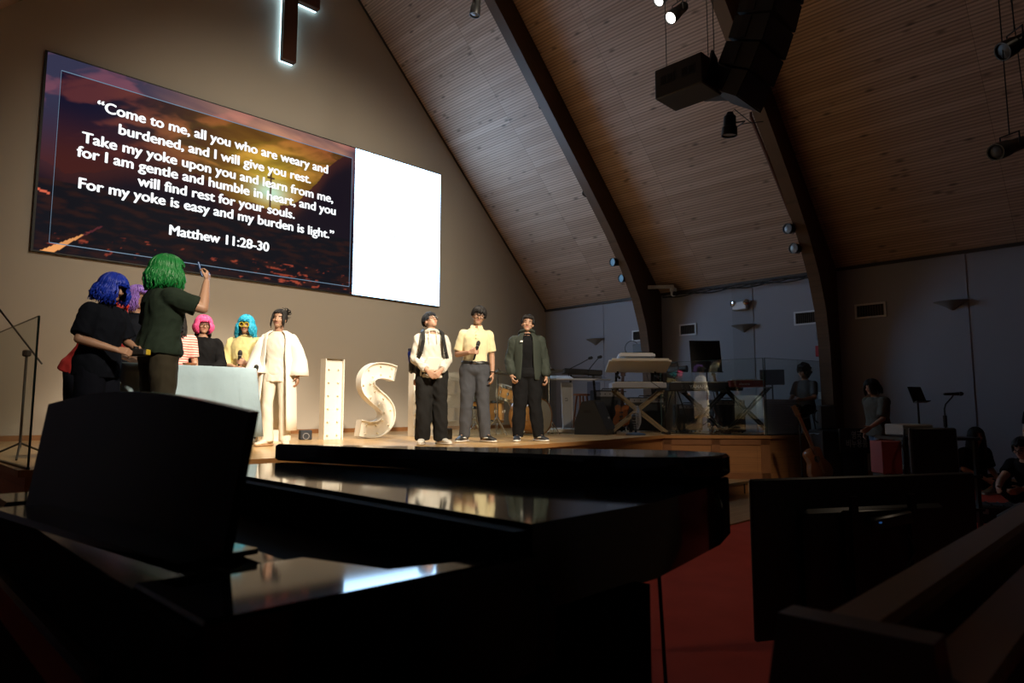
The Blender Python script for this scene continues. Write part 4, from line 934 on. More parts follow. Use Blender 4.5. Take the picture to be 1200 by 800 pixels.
# --- purple wig
r_, k = person('person in a purple wig, only a sliver showing between the blue and green wigs', (2.19, 8.14, STAGE), 60, 1.74)
p = solve(); make_body(r_, p, k, 1.0); top(r_, p, k, NAVY); pants(r_, p, k, MATS['black_trousers']); shoes(r_, p, k, MATS['black_sneaker'], MATS['white_sole'])
hair(r_, p, k, wigm('wig_purple', (.30, .16, .62)), lambda a: .0 if a < .6 else .16, 160, (.098, .118, .108), .015, 1.8, .012, 'wig', -.05, .042, .2, .01, seed=27)

# ------------------------------------------------------------------ marquee letters on the stage
LETM = pbr('letter_white', (0.82, 0.79, 0.72), 0.6); LETF = pbr('letter_face', (0.85, 0.82, 0.74), 0.55); BULB = pbr('letter_bulb', (0.84, 0.79, 0.66), 0.4)
def stroke(pts, hw):
    L, R_ = [], []
    for i, p in enumerate(pts):
        a, b = V(pts[max(i-1, 0)]), V(pts[min(i+1, len(pts)-1)]); d = (b-a).normalized(); n = V((-d.y, d.x))
        L.append(V(p)+n*hw); R_.append(V(p)-n*hw)
    return L + R_[::-1]
def spline(pts, m=6):
    out = []
    P = [V(pts[0])] + [V(p) for p in pts] + [V(pts[-1])]
    for i in range(1, len(P)-2):
        for k in range(m):
            t = k/m; a, b, c, d = P[i-1], P[i], P[i+1], P[i+2]
            out.append(.5*((2*b)+(c-a)*t+(2*a-5*b+4*c-d)*t*t+(3*b-a-3*c+d)*t**3))
    out.append(P[-2]); return [tuple(p) for p in out]
def letter(ch, label, x, y, strokes, H, hw=.125, depth=.15):
    t_ = thing('marquee_letter', label, 'letter', (x, y, STAGE), 0, 'white marquee letters on the stage')
    rim, face, back = MB(), MB(), MB()
    toY = lambda q, yy: V((q.x, yy, q.y))
    for st in strokes:
        if isinstance(st, dict):           # a closed outline instead of a stroke
            o_ = [V(q) for q in st['outline']]; inn = []
            for i in range(len(o_)):
                a, b, c = o_[i-1], o_[i], o_[(i+1) % len(o_)]; d1, d2 = (b-a).normalized(), (c-b).normalized(); inn.append(b + V((-d1.y, d1.x))*.014 + V((-d2.y, d2.x))*.014)
            m = 0
        else: o_ = stroke(st, hw); inn = stroke(st, hw-.014); m = len(st)
        n = len(o_)
        a = rim.ring([toY(q, -depth/2) for q in o_]); b = rim.ring([toY(q, depth/2) for q in o_]); c = rim.ring([toY(q, -depth/2) for q in inn]); d = rim.ring([toY(q, -depth/2+.05) for q in inn])
        for A, B in ((a, b), (c, a), (d, c)):
            for i in range(n): rim.bm.faces.new((A[i], A[(i+1) % n], B[(i+1) % n], B[i]))
        for mb_, yy in ((face, -depth/2+.05), (back, depth/2)):
            v = mb_.ring([toY(q, yy) for q in o_])
            if not m: mb_.bm.faces.new(v)
            for i in range(m-1): mb_.bm.faces.new((v[i], v[i+1], v[n-2-i], v[n-1-i]))
    rim.build('rim', LETM, t_, 40); face.build('face', LETF, t_, 0); back.build('back_panel', LETM, t_, 0)
    bl_ = MB()
    for st in [q for q in strokes if not isinstance(q, dict)] + [c for q in strokes if isinstance(q, dict) for c in q['lines']]:
        acc = 0.07; last = V(st[0]); 
        for a, b in zip(st, st[1:]):
            a, b = V(a), V(b); L = (b-a).length; s0 = acc
            while s0 < L:
                q = a.lerp(b, s0/L); d = (b-a).normalized(); nn_ = V((-d.y, d.x))
                for e in (-1, 1): bl_.lathe(toY(q+nn_*e*hw*.5, -depth/2+.05), (0, -1, 0), [(0, .012), (.008, .016), (.022, .017), (.034, .012), (.038, .003)], 8)
                s0 += .19
            acc = s0 - L
    o = bl_.build('bulbs', BULB, t_); o['kind'] = 'stuff'
    return t_
SP = spline([(.31, 1.0), (.13, 1.035), (-.06, 1.02), (-.18, .92), (-.18, .77), (-.06, .65), (.09, .54), (.185, .42), (.18, .27), (.07, .16), (-.10, .13), (-.31, .16)])
letter('I', 'white marquee letter I standing alone between the woman in white and the S', 5.02, 8.80, [[(0, 0.0), (0, 1.17)]], 1.17, .155)
letter('S', 'white marquee letter S in the middle of the stage', 5.78, 8.80, [SP], 1.17, .125)
letter('E', 'white marquee letter E half hidden behind the boy in the hoodie', 6.78, 8.86, [dict(outline=[(-.295, 0), (.25, 0), (.25, .25), (-.045, .25), (-.045, .46), (.18, .46), (.18, .71), (-.045, .71), (-.045, .92), (.25, .92), (.25, 1.17), (-.295, 1.17)], lines=[[(-.17, .1), (-.17, 1.1)], [(-.02, 1.045), (.24, 1.045)], [(-.02, .585), (.17, .585)], [(-.02, .125), (.24, .125)]])], 1.17, .125)
letter('R', 'white marquee letter R hidden behind the woman in white', 3.99, 8.82, [[(-.18, 0), (-.18, 1.17)], spline([(-.18, 1.045), (.06, 1.045), (.17, .93), (.17, .78), (.06, .66), (-.18, .66)]), [(-.02, .62), (.22, 0.0)]], 1.17, .11)
letter('A', 'white marquee letter A showing only its top between pink and turquoise wigs', 3.42, 9.28, [[(-.26, 0), (-.04, 1.17)], [(.26, 0), (.04, 1.17)], [(-.14, .38), (.14, .38)]], 1.17, .10)

# small black speakers by the letters
def cube_speaker(name, label, loc, rz, w, d, h, tilt=0.0):
    t_ = thing(name, label, 'speaker', loc, rz)
    R = Matrix.Rotation(tilt, 3, 'X'); c = V((0, 0, h/2+abs(math.sin(tilt))*d/2))
    MB().box(c, (w, d, h), R, .012).build('cabinet', SPK, t_)
    MB().box(c+R @ V((0, -d/2-.004, 0)), (w*.9, .01, h*.9), R, .004).build('grille', pbr('speaker_grille', (.02, .025, .035), .5, bump=.5, bscale=400), t_)
    MB().torus(c+R @ V((0, -d/2-.009, -h*.12)), R @ V((0, 1, 0)), min(w, h)*.30, .006, 20, 6).build('cone_ring', GREYP, t_)
    return t_
cube_speaker('stage_monitor', 'small black speaker on the stage floor left of the letter I', (ond(358, 500, 9.7).x, ond(358, 500, 9.7).y, STAGE), facing(25), .17, .16, .14)
cube_speaker('stage_monitor', 'small black speaker on the stage floor right of the boy in the hoodie', (ond(520, 500, 9.9).x, ond(520, 500, 9.9).y, STAGE), facing(-30), .20, .18, .16)

# ------------------------------------------------------------------ drum kit
SHELL = planks('drum_maple', (0.60, 0.30, 0.10), (0.52, 0.25, 0.08), .05, 2, u=(1, 0, 0), w=(0, 0, 1), rough=.3, gap=.9, coat=.5); HEAD = pbr('drum_head', (0.55, 0.50, 0.42), .5); HOOP = pbr('wood_hoop', (0.42, 0.18, 0.05), .35, coat=.4); BRASS = pbr('cymbal_dark', (0.10, 0.08, 0.04), .35, .9)
def drum(name, label, loc, axis, r, dp, legs=(), hoop=CHROME):
    t_ = thing(name, label, 'drum', loc, 0, 'drum kit'); a = V(axis).normalized(); o = V((0, 0, 0))
    MB().lathe(o-a*dp/2, a, [(0, r*.97), (0.002, r), (dp-.002, r), (dp, r*.97)], 36).build('shell', SHELL, t_)
    for s in (-1, 1):
        MB().lathe(o+a*(s*dp/2), a*s, [(-.03, r+.004), (-.03, r+.014), (.014, r+.014), (.014, r-.002)], 36, False).build('hoop', hoop, t_)
        MB().lathe(o+a*(s*(dp/2+.003)), a*s, [(0, r*.99), (.004, r*.97), (.005, .001)], 36).build('drum_head', HEAD, t_)
    x, y = ortho(a)
    for i in range(8):
        q = (x*math.cos(PI*i/4+.2)+y*math.sin(PI*i/4+.2))*(r+.012); MB().cyl(q-a*dp*.46, q+a*dp*.46, .005, None, 6).box(q, (.025, .025, .045)).build('lug', CHROME, t_)
    for p, q in legs: MB().cyl(p, q, .008, None, 8).build('leg', CHROME, t_)
    return t_
bd = ond(622, 484, 11.6); bd = V((bd.x, bd.y, STAGE+.315))
ax = Matrix.Rotation(facing(48), 3, 'Z') @ V((0, -1, 0)); sdv = V((-ax.y, ax.x, 0))
drum('bass_drum', 'large natural maple bass drum behind the man in the green jacket', bd, ax, .295, .44, [(sdv*.26+V((0, 0, -.14)), sdv*.36+V((0, 0, -.315))+ax*.1), (-sdv*.26+V((0, 0, -.14)), -sdv*.36+V((0, 0, -.315))+ax*.1)], HOOP)
q = ond(593, 460, 11.4); drum('rack_tom', 'small maple tom mounted above the bass drum', q, (.15, -.3, .95), .15, .22, [(V((0, 0, -.1)), V((.2, 0, -.35)))])
q = ond(578, 476, 11.5); drum('floor_tom', 'maple floor tom left of the bass drum', V((q.x, q.y, STAGE+.40)), (0, 0, 1), .18, .34, [(V((.185*math.cos(a), .185*math.sin(a), .05)), V((.2*math.cos(a), .2*math.sin(a), -.40))) for a in (0, 2.1, 4.2)])
q = ond(558, 476, 11.0); drum('snare_drum', 'chrome-rimmed snare drum between the two men at the drum kit', V((q.x, q.y, STAGE+.52)), (.1, -.1, 1), .16, .13, [(V((0, 0, -.06)), V((0, 0, -.34)))]+[(V((0, 0, -.30)), V((.2*math.cos(a), .2*math.sin(a), -.52))) for a in (.5, 2.6, 4.7)])
def cymbal(label, loc, z, r, tilt=(0.15, 0.1), boom=None, n=1):
    t_ = thing('cymbal_stand', label, 'cymbal', loc, 0, 'drum kit'); top_ = V((0, 0, z-loc[2])); c = top_ if boom is None else top_+V(boom)
    for i in range(3):
        a = 2*PI*i/3+.4; MB().tube([(0, 0, .32), (.26*math.cos(a), .26*math.sin(a), .012)], .010, 8).build('leg', CHROME, t_)
    MB().cyl((0, 0, .10), top_, .012, None, 10).build('pole', CHROME, t_)
    if boom is not None: MB().cyl(top_-V(boom)*.3, c, .009, None, 8).build('boom_arm', CHROME, t_)
    ax_ = V((tilt[0], tilt[1], 1))
    for i in range(n):
        MB().lathe(c+V((0, 0, .03*i)), ax_ if i == 0 else -ax_, [(-.004, .001), (.0, r), (.003, r), (.022, r*.3), (.05, r*.16), (.055, .01)], 30).build('cymbal', BRASS, t_)
    MB().cyl(c, c+V((0, 0, .09)), .008, None, 8).build('wing_nut', CHROME, t_)
    return t_
q = ond(583, 500, 11.2); cymbal('dark cymbal on a chrome stand between the two men', V((q.x, q.y, STAGE)), 1.66, .22, (.1, -.05), (.02, .0, .10))
q = ond(556, 500, 11.1); cymbal('hi-hat pair on a slim chrome tripod stand left of the drums', V((q.x, q.y, STAGE)), 1.50, .17, (.05, 0), None, 2)
q = ond(644, 500, 11.8); cymbal('dark cymbal half hidden to the right of the man in the green jacket', V((q.x, q.y, STAGE)), 1.75, .22, (-.2, -.1), (.06, 0, .08))
ds = thing('drum_shield', 'clear plastic drum shield standing around the drum kit', 'shield', (ond(560, 500, 10.6).x, ond(560, 500, 10.6).y, STAGE))
for (xa, da), (xb, db) in (((508, 11.4), (548, 10.5)), ((549, 10.5), (600, 10.4)), ((601, 10.4), (652, 11.2))):
    a, b = ond(xa, 480, da), ond(xb, 480, db); MB().beam((a.x, a.y, STAGE+.52), (b.x, b.y, STAGE+.52), .006, 1.03).build('panel', GLASS, ds, 0, True)

# ------------------------------------------------------------------ clear lectern
FROST = pbr('frosted_acrylic', (0.42, 0.44, 0.46), .35, spec=.6); CLR = glass('acrylic', (.86, .89, .92), 1.6)
q = ond(668, 505, 12.4); le = thing('lectern', 'clear acrylic lectern with a white base and frosted column', 'lectern', (q.x, q.y, STAGE), facing(8))
MB().box((-.10, 0, .055), (.66, .44, .07), None, .012).build('base', pbr('lectern_base', (.70, .67, .60), .4), le)
for s in (-1, 1):
    for e in (-1, 1): MB().cyl((-.10+s*.27, e*.16, 0), (-.10+s*.27, e*.16, .022), .025, None, 12).build('foot', BLKP, le)
mb = MB(); mb.skin([mb.ring([V((x*w-.06, y, z)) for x, y in ((-1, -.03), (1, -.03), (1, .03), (-1, .03))]) for w, z in ((.075, .09), (.105, .93))]); mb.build('column', FROST, le, 0)
MB().box((.04, -.02, .50), (.018, .04, .82)).build('column_edge', pbr('acrylic_edge', (.65, .68, .72), .3), le)
m_ = MB(); m_.torus((-.075, -.034, .62), (0, 1, 0), .025, .004, 18, 6, .6, 5.6); m_.tube([(-.055, -.034, .605), (-.05, -.034, .59)], .004, 6); m_.build('emblem', BLKP, le)
mb = MB(); mb.box((.46, .0, .74), (.25, .012, .42)); mb.build('side_panel', glass('acrylic_side', (.70, .72, .78), 1.5), le, 0)
R = Matrix.Rotation(.20, 3, 'X'); MB().box((.12, .02, 1.015), (1.22, .44, .02), R, .004).build('desk_top', CLR, le)
MB().box((.12, -.20, .985), (1.22, .03, .03), None, .006).build('front_lip', MATS['acrylic_edge'], le); MB().box((-.2, .02, 1.03), (.50, .36, .008), R).build('papers', pbr('paper_grey', (.50, .52, .55), .7), le)
for x0, x1, h in ((.02, .42, .36), (.40, .60, .38)):
    m_ = MB(); m_.tube([(x0, .16, 1.06), (x0, .16, 1.16), (x0+.02, .15, 1.20), (x0*.4+x1*.6, .13, 1.04+h*.75), (x1, .12, 1.04+h)], .008, 6); g_ = m_.build('gooseneck', BLKM, le)
    MB().lathe((x1-.03, .12, 1.035+h), (1, -.1, .25), [(0, .014), (.02, .028), (.075, .030), (.09, .018)], 12).build('mic_head', BLKP, g_)
q = ond(682, 440, 13.0); kb = thing('laptop_stand_desk', 'low black equipment top behind the clear lectern', 'equipment', (q.x, q.y, STAGE), facing(4))
MB().box((0, 0, 1.16), (.74, .34, .10), Matrix.Rotation(.05, 3, 'Y'), .01).build('top_box', BLKP, kb)
for s in (-1, 1): MB().beam((s*.30, 0, 0), (s*.22, 0, 1.11), .04, .04).build('leg', BLKM, kb); MB().beam((s*.30, -.2, .015), (s*.30, .2, .015), .04, .03).build('foot', BLKM, kb)

# wedge speaker
q = ond(700, 505, 11.9); wd = thing('wedge_speaker', 'big black wedge speaker on the stage beside the lectern', 'speaker', (q.x-.05, q.y, STAGE), facing(62))
mb = MB(); mb.skin([mb.ring([V((x, y, z)) for y, z in ((-.30, 0), (.30, 0), (.30, .20), (.16, .57), (-.05, .60), (-.30, .06))]) for x in (-.25, .25)]); mb.build('cabinet', SPK, wd, 0)
nrm = V((0, -.54, .25)).normalized(); MB().beam((0, -.285, .095), (0, -.075, .565), .44, .012, up=nrm).build('grille', MATS['speaker_grille'], wd)
MB().box((.1, -.21, .29), (.06, .02, .03)).build('badge', GREYP, wd); MB().beam((-.252, -.02, .40), (-.252, .12, .40), .012, .05).build('handle', BLKM, wd)

# ------------------------------------------------------------------ two-tier keyboard stand
q = ond(748, 505, 12.0); RZ2 = facing(2); ks = thing('keyboard_stand', 'black X-frame stand with two tiers beside the first arch', 'stand', (q.x, q.y, STAGE), RZ2)
TAN = pbr('stand_tan', (.22, .17, .10), .5)
for y in (-.13, .13):
    MB().beam((-.50, y, .03), (.44, y, .78), .03, .045).build('leg', TAN, ks); MB().beam((.50, y+.035, .03), (-.44, y+.035, .78), .03, .045).build('leg', TAN, ks)
for s in (-1, 1):
    MB().beam((s*.50, -.22, .02), (s*.50, .22, .02), .05, .04).build('foot', BLKM, ks); MB().beam((s*.40, -.20, .79), (s*.40, .20, .79), .04, .04).build('lower_arm', BLKM, ks)
    MB().beam((s*.36, .16, .78), (s*.36, .12, 1.10), .035, .035).build('upright', BLKM, ks); MB().beam((s*.36, .14, 1.06), (s*.36, -.20, .99), .035, .035).build('upper_arm', BLKM, ks)
def synth(label, root_loc, rz, w, d, h, mat, tilt=0, keys=True, textb=None, tcol=None, front=None, group=None):
    t_ = thing('synthesizer', label, 'keyboard', root_loc, rz, group); R = Matrix.Rotation(tilt, 3, 'X')
    MB().box((0, 0, h/2), (w, d, h), R, .012).build('case', mat, t_)
    MB().box(R @ V((0, d*.22, h/2+.002)) + V((0, 0, h/2)), (w*.94, d*.42, .006), R).build('panel', pbr('synth_panel', (.05, .06, .09), .4), t_)
    if keys:
        n = int(w*.9/.0235); m_ = MB()
        for i in range(n): m_.box(V((0, 0, h/2)) + R @ V((-w*.45+.0235*(i+.5), -d*.26, h/2+.006)), (.0225, d*.42, .012), R)
        m_.build('white_keys', pbr('white_key', (.65, .64, .60), .35), t_); m_ = MB()
        for i in range(n-1):
            if i % 7 not in (2, 6): m_.box(V((0, 0, h/2)) + R @ V((-w*.45+.0235*(i+1), -d*.19, h/2+.016)), (.012, d*.26, .014), R)
        m_.build('black_keys', BLKP, t_)
    for i in range(6): MB().cyl(V((0, 0, h/2))+R @ V((-w*.35+w*.14*i, d*.25, h/2+.005)), V((0, 0, h/2))+R @ V((-w*.35+w*.14*i, d*.25, h/2+.025)), .010, None, 10).build('knob', GREYP, t_)
    if textb:
        me = text_mesh(textb, h*.55, .002, .001); me.transform(Matrix.Translation((-w*.10, -d/2-.003, h*.28)) @ Matrix.Rotation(PI/2, 4, 'X')); link('maker_name', me, tcol or WHITE, t_, 0)
    return t_
toW = lambda root, v: V(root.location) + Matrix.Rotation(root.rotation_euler.z, 3, 'Z') @ V(v)
synth('pale grey synthesizer on the lower tier of the X stand', toW(ks, (.0, 0, .812)), RZ2, .98, .32, .10, pbr('synth_silver', (.45, .48, .55), .35, .3))
BOARD = pbr('white_board', (.66, .63, .56), .5)
bdt = thing('tilted_board', 'white tilted board on the upper tier of the X stand', 'board', toW(ks, (.0, -.02, 1.105)), RZ2)
MB().box((0, -.05, .10), (1.12, .44, .035), Matrix.Rotation(-.42, 3, 'X'), .008).build('board', BOARD, bdt); MB().box((0, -.255, .205), (1.02, .03, .05), None, .006).build('front_ledge', BOARD, bdt)
for s in (-1, 1): MB().beam((s*.34, .06, -.03), (s*.34, .20, .10), .03, .03).build('bracket', BLKM, bdt)
t_ = synth('small white and blue synthesizer lying on the tilted white board', toW(ks, (-.05, -.14, 1.335)), RZ2, .66, .22, .06, pbr('synth_white', (.62, .66, .74), .4), -.30)
m_ = MB(); m_.tube([(.1, -.30, 1.05), (.12, -.33, .95), (.35, -.30, .80), (.42, -.22, .72)], .006, 6); o = m_.build('cable', BLKP, None); o.location = ks.location; o.rotation_euler = (0, 0, RZ2); tag(o, 'thin black cable hanging below the tilted white board', 'cable')
# floor fan
q = ond(745, 503, 11.5); fn = thing('floor_fan', 'dark floor fan with a blue base under the X stand', 'fan', (q.x, q.y, STAGE), facing(70))
MB().lathe((0, 0, 0), (0, 0, 1), [(0, .17), (.02, .17), (.035, .14), (.045, .03)], 24).build('base', pbr('fan_blue', (.05, .09, .16), .4), fn); MB().cyl((0, 0, .04), (0, 0, .28), .022).build('post', BLKP, fn)
MB().lathe((0, .06, .30), (0, -1, 0), [(0, .05), (.02, .07), (.10, .075), (.11, .03)], 18).build('motor', BLKP, fn)
m_ = MB()
for r in (.05, .09, .13, .17, .20): m_.torus((0, -.09+.05*(r/.2)**2, .30), (0, 1, 0), r, .004, 24, 5)
for i in range(24): a = 2*PI*i/24; m_.tube([(.03*math.cos(a), -.09, .30+.03*math.sin(a)), (.13*math.cos(a), -.075, .30+.13*math.sin(a)), (.2*math.cos(a), -.03, .30+.2*math.sin(a)), (.19*math.cos(a), .02, .30+.19*math.sin(a))], .003, 4)
m_.build('guard', GREYP, fn)
for i in range(3):
    a = 2*PI*i/3; m_ = MB(); m_.box((0, -.045, 0), (.10, .006, .16), Matrix.Rotation(.4, 3, 'Z'), .002); bm_ = m_.bm; bmesh.ops.translate(bm_, verts=bm_.verts, vec=(0, 0, .10)); bmesh.ops.rotate(bm_, verts=bm_.verts, cent=(0, 0, 0), matrix=Matrix.Rotation(a, 3, 'Y')); bmesh.ops.translate(bm_, verts=bm_.verts, vec=(0, 0, .30)); m_.build('blade', pbr('fan_blade', (.10, .11, .12), .4), fn)
# guitars
GOR = pbr('guitar_orange', (.32, .10, .025), .25, var=.3, scale=5, coat=.6); GBR = pbr('guitar_brown', (.14, .05, .02), .35, coat=.4); GNK = pbr('guitar_neck', (.08, .035, .015), .4)
def guitar(name, label, loc, rz, mat, acoustic=False, lean=.22, stand=True, roll=0.0):
    t_ = thing(name, label, 'guitar', loc, rz)
    M = Matrix.Translation((0, 0, .12)) @ Matrix.Rotation(-lean, 4, 'X') @ Matrix.Rotation(roll, 4, 'Y')
    if acoustic: prof = [(0, .10), (.02, .155), (.08, .195), (.16, .20), (.24, .16), (.29, .125), (.35, .130), (.42, .145), (.46, .12), (.485, .05)]; dp = .10
    else: prof = [(0, .08), (.02, .13), (.07, .165), (.14, .165), (.21, .125), (.27, .115), (.33, .135), (.39, .14), (.42, .09), (.40, .03)]; dp = .045
    poly = [(x, z) for z, x in prof] + [(-x, z) for z, x in reversed(prof)]
    mb = MB(); mb.skin([mb.ring([M @ V((x*k_, y, z if k_ == 1 else .22+(z-.22)*k_)) for x, z in poly]) for y, k_ in ((-dp/2, .96), (-dp/2+.01, 1), (dp/2-.01, 1), (dp/2, .96))]); mb.build('body', mat, t_, 45)
    mb = MB(); bm_ = mb.beam((0, -dp/2-.008, .38), (0, -dp/2-.008, 1.0 if acoustic else .98), .05, .022, up=(0, 1, 0)).bm; bmesh.ops.transform(bm_, matrix=M, verts=bm_.verts); nk = mb.build('neck', GNK, t_)
    mb = MB(); bm_ = mb.beam((0, -dp/2, .98), (0, -dp/2+.02, 1.14), .075, .018, up=(0, 1, 0)).bm
    for s in (-1, 1):
        for i in range(3): mb.cyl((s*.035, -dp/2, 1.0+.045*i), (s*.055, -dp/2, 1.0+.045*i), .008, None, 8)
    bmesh.ops.transform(bm_, matrix=M, verts=bm_.verts); mb.build('headstock', GNK, nk)
    mb = MB(); bm_ = mb.bm
    if acoustic: mb.cyl((0, -dp/2-.001, .31), (0, -dp/2-.003, .31), .05, None, 20)
    else: mb.box((0, -dp/2-.004, .26), (.07, .012, .02)); mb.box((0, -dp/2-.004, .18), (.07, .012, .02)); mb.box((0, -dp/2-.004, .10), (.09, .012, .02))
    bmesh.ops.transform(bm_, matrix=M, verts=bm_.verts); mb.build('sound_hole' if acoustic else 'pickups', BLKP, t_)
    mb = MB(); bm_ = mb.bm
    for i in range(6): mb.cyl((-.02+.008*i, -dp/2-.022, .09), (-.015+.006*i, -dp/2-.022, 1.0), .001, None, 4)
    bmesh.ops.transform(bm_, matrix=M, verts=bm_.verts); mb.build('strings', CHROME, t_)
    if stand:
        s_ = thing('guitar_stand', 'black tripod stand holding the ' + ('acoustic guitar before the platform' if acoustic else label), 'stand', loc, rz)
        for a in (-.9, .9, PI): MB().tube([(0, .12, .42), (.22*math.sin(a), .12-.20*math.cos(a)-.02, .012)], .010, 8).build('leg', BLKM, s_)
        MB().cyl((0, .12, .36), (0, .22, .78), .010, None, 8).build('post', BLKM, s_)
        MB().tube([(-.09, -.09, .14), (-.09, .02, .10), (0, .12, .40), (.09, .02, .10), (.09, -.09, .14)], .009, 8).build('cradle', BLKM, s_)
        MB().tube([(-.05, .10, .78), (-.05, .20, .78), (0, .22, .78), (.05, .20, .78), (.05, .10, .78)], .008, 8).build('neck_hook', BLKM, s_)
    return t_
q = ond(728, 505, 12.8); guitar('electric_guitar', 'orange-brown electric guitar under the X stand', (q.x, q.y, STAGE), facing(-25), GOR)
q = ond(846, 505, 12.6); guitar('electric_guitar', 'sunburst electric guitar behind the glass panel', (q.x, q.y, STAGE), facing(20), GBR)
q = ond(965, 560, 9.9); guitar('acoustic_guitar', 'acoustic guitar on a stand on the floor before the platform', (q.x, q.y, .012), facing(15), pbr('guitar_amber', (.15, .055, .02), .35, var=.3, scale=5, coat=.3), True, .18, True, -.30)
# wooden stool
q = ond(682, 505, 13.0); st = thing('wooden_stool', 'reddish wooden stool behind the lectern and the wedge speaker', 'stool', (q.x, q.y, STAGE), .4); STW = pbr('stool_wood', (.22, .07, .03), .4, coat=.3)
MB().lathe((0, 0, .70), (0, 0, 1), [(0, .15), (.01, .165), (.03, .165), (.04, .15)], 22).build('seat', STW, st)
for a in range(4):
    a = a*PI/2; MB().cyl((.10*math.cos(a), .10*math.sin(a), .70), (.19*math.cos(a), .19*math.sin(a), 0), .017).build('leg', STW, st); b = a+PI/2; MB().cyl((.155*math.cos(a), .155*math.sin(a), .28), (.155*math.cos(b), .155*math.sin(b), .28), .010).build('stretcher', STW, st)

# ------------------------------------------------------------------ behind the glass
def music_stand(label, loc, rz, h, w, dh, tilt=.35, mat=BLKM):
    t_ = thing('music_stand', label, 'music stand', loc, rz)
    for a in (.5, 2.6, 4.7): MB().tube([(0, 0, .22), (.25*math.cos(a), .25*math.sin(a), .012)], .009, 8).build('leg', mat, t_)
    MB().cyl((0, 0, .10), (0, 0, h-.02), .011, None, 10).build('pole', mat, t_)
    R = Matrix.Rotation(-tilt, 3, 'X'); MB().box(V((0, 0, h))+R @ V((0, -.012, dh/2-.05)), (w, .010, dh), R, .004).build('desk', mat, t_); MB().box(V((0, 0, h))+R @ V((0, -.04, -.05)), (w, .06, .010), R).build('ledge', mat, t_)
    MB().box((0, .01, h), (.05, .06, .07), None, .008).build('tilt_clamp', mat, t_)
    return t_
q = ond(830, 500, 12.6); music_stand('wide black music stand behind the glass panel', (q.x, q.y, STAGE), facing(4), 1.18, .60, .62, .15)
q = ond(1081, 560, 8.0); music_stand('small black music stand far right, before the dark wall', (q.x, q.y, 0), facing(20), 1.28, .22, .20, .35)
def x_stand(label, loc, rz, h=.74):
    t_ = thing('keyboard_stand', label, 'stand', loc, rz)
    for y, s in ((-.13, 1), (-.10, -1), (.10, 1), (.13, -1)): MB().beam((-.38*s, y, .02), (.38*s, y, h), .03, .04).build('leg', BLKM, t_)
    for s in (-1, 1): MB().beam((s*.38, -.24, .018), (s*.38, .24, .018), .04, .036).build('foot', BLKM, t_); MB().beam((s*.38, -.2, h), (s*.38, .2, h), .04, .03).build('support_arm', BLKM, t_)
    return t_
q = ond(826, 500, 12.25); x_stand('black X-frame stand under the black stage piano behind the glass', (q.x, q.y, STAGE), facing(0), .76)
synth('long black stage piano behind the glass panel', (q.x, q.y, STAGE+.776), facing(0), 1.34, .34, .15, BLKP, 0, True, 'YAMAHA', pbr('print_grey', (.45, .47, .52), .5))
q = ond(876, 500, 12.05); x_stand('black X-frame stand under the red synthesizer behind the glass', (q.x, q.y, STAGE), facing(-6), .82)
synth('dark red synthesizer behind the glass panel', (q.x, q.y, STAGE+.836), facing(-6), .62, .28, .12, pbr('synth_red', (.20, .02, .018), .4), 0, True, 'electro', MATS['print_grey'])
q = ond(792, 500, 12.5); tp = thing('camera_tripod', 'black camera tripod behind the left edge of the glass panel', 'tripod', (q.x, q.y, STAGE), facing(0))
for a in (.3, 2.4, 4.5): MB().tube([(0, 0, .92), (.16*math.cos(a), .16*math.sin(a), .5), (.34*math.cos(a), .34*math.sin(a), .01)], [.016, .013, .010], 8).build('leg', BLKM, tp)
MB().cyl((0, 0, .80), (0, 0, 1.06), .016, None, 10).build('center_column', BLKM, tp); MB().box((0, 0, 1.08), (.10, .12, .05), None, .01).build('head', BLKM, tp); MB().tube([(0, .04, 1.08), (.05, .22, 1.0)], .008, 6).build('pan_handle', BLKM, tp)
vc = thing('video_camera', 'black video camera on the tripod behind the glass', 'camera', V((q.x, q.y, STAGE+1.106)), facing(50))
MB().box((0, .02, .075), (.11, .26, .13), None, .02).build('camera_body', BLKP, vc); MB().lathe((0, -.11, .08), (0, -1, 0), [(0, .05), (.05, .055), (.11, .06), (.14, .065), (.14, .05)], 18).build('lens', BLKP, vc)
MB().tube([(0, -.07, .14), (0, -.06, .20), (0, .08, .20), (0, .10, .14)], .012, 8).build('top_handle', BLKP, vc); MB().box((.09, -.02, .14), (.09, .02, .065), Matrix.Rotation(.3, 3, 'Z')).build('flip_screen', BLKP, vc)
q = ond(907, 500, 12.15); mo = thing('monitor', 'black monitor on a pole behind the corner of the glass', 'monitor', (q.x, q.y, STAGE), facing(-22))
MB().box((0, 0, 1.02), (.42, .03, .28), Matrix.Rotation(-.12, 3, 'X'), .008).build('screen', BLKP, mo); MB().cyl((0, .03, .02), (0, .03, .95), .014, None, 10).build('pole', BLKM, mo); MB().lathe((0, .03, 0), (0, 0, 1), [(0, .15), (.015, .15), (.03, .03)], 20).build('base', BLKM, mo)
ap = thing('ribbed_panel', 'grey horizontally ribbed panel standing behind the right glass panel', 'panel', (11.40, 4.905, STAGE), math.atan2(-.37, 1.5))
m_ = MB(); RIB = pbr('ribbed_grey', (.50, .51, .52), .7)
MB().box((0, .02, .31), (.86, .02, .60)).build('backing', RIB, ap)
for i in range(15): m_.box((0, .0, .03+.04*i), (.86, .024, .026), None, .006)
m_.build('ribs', RIB, ap)
for s in (-1, 1): MB().box((s*.36, .06, .015), (.06, .14, .03)).build('foot', BLKM, ap)
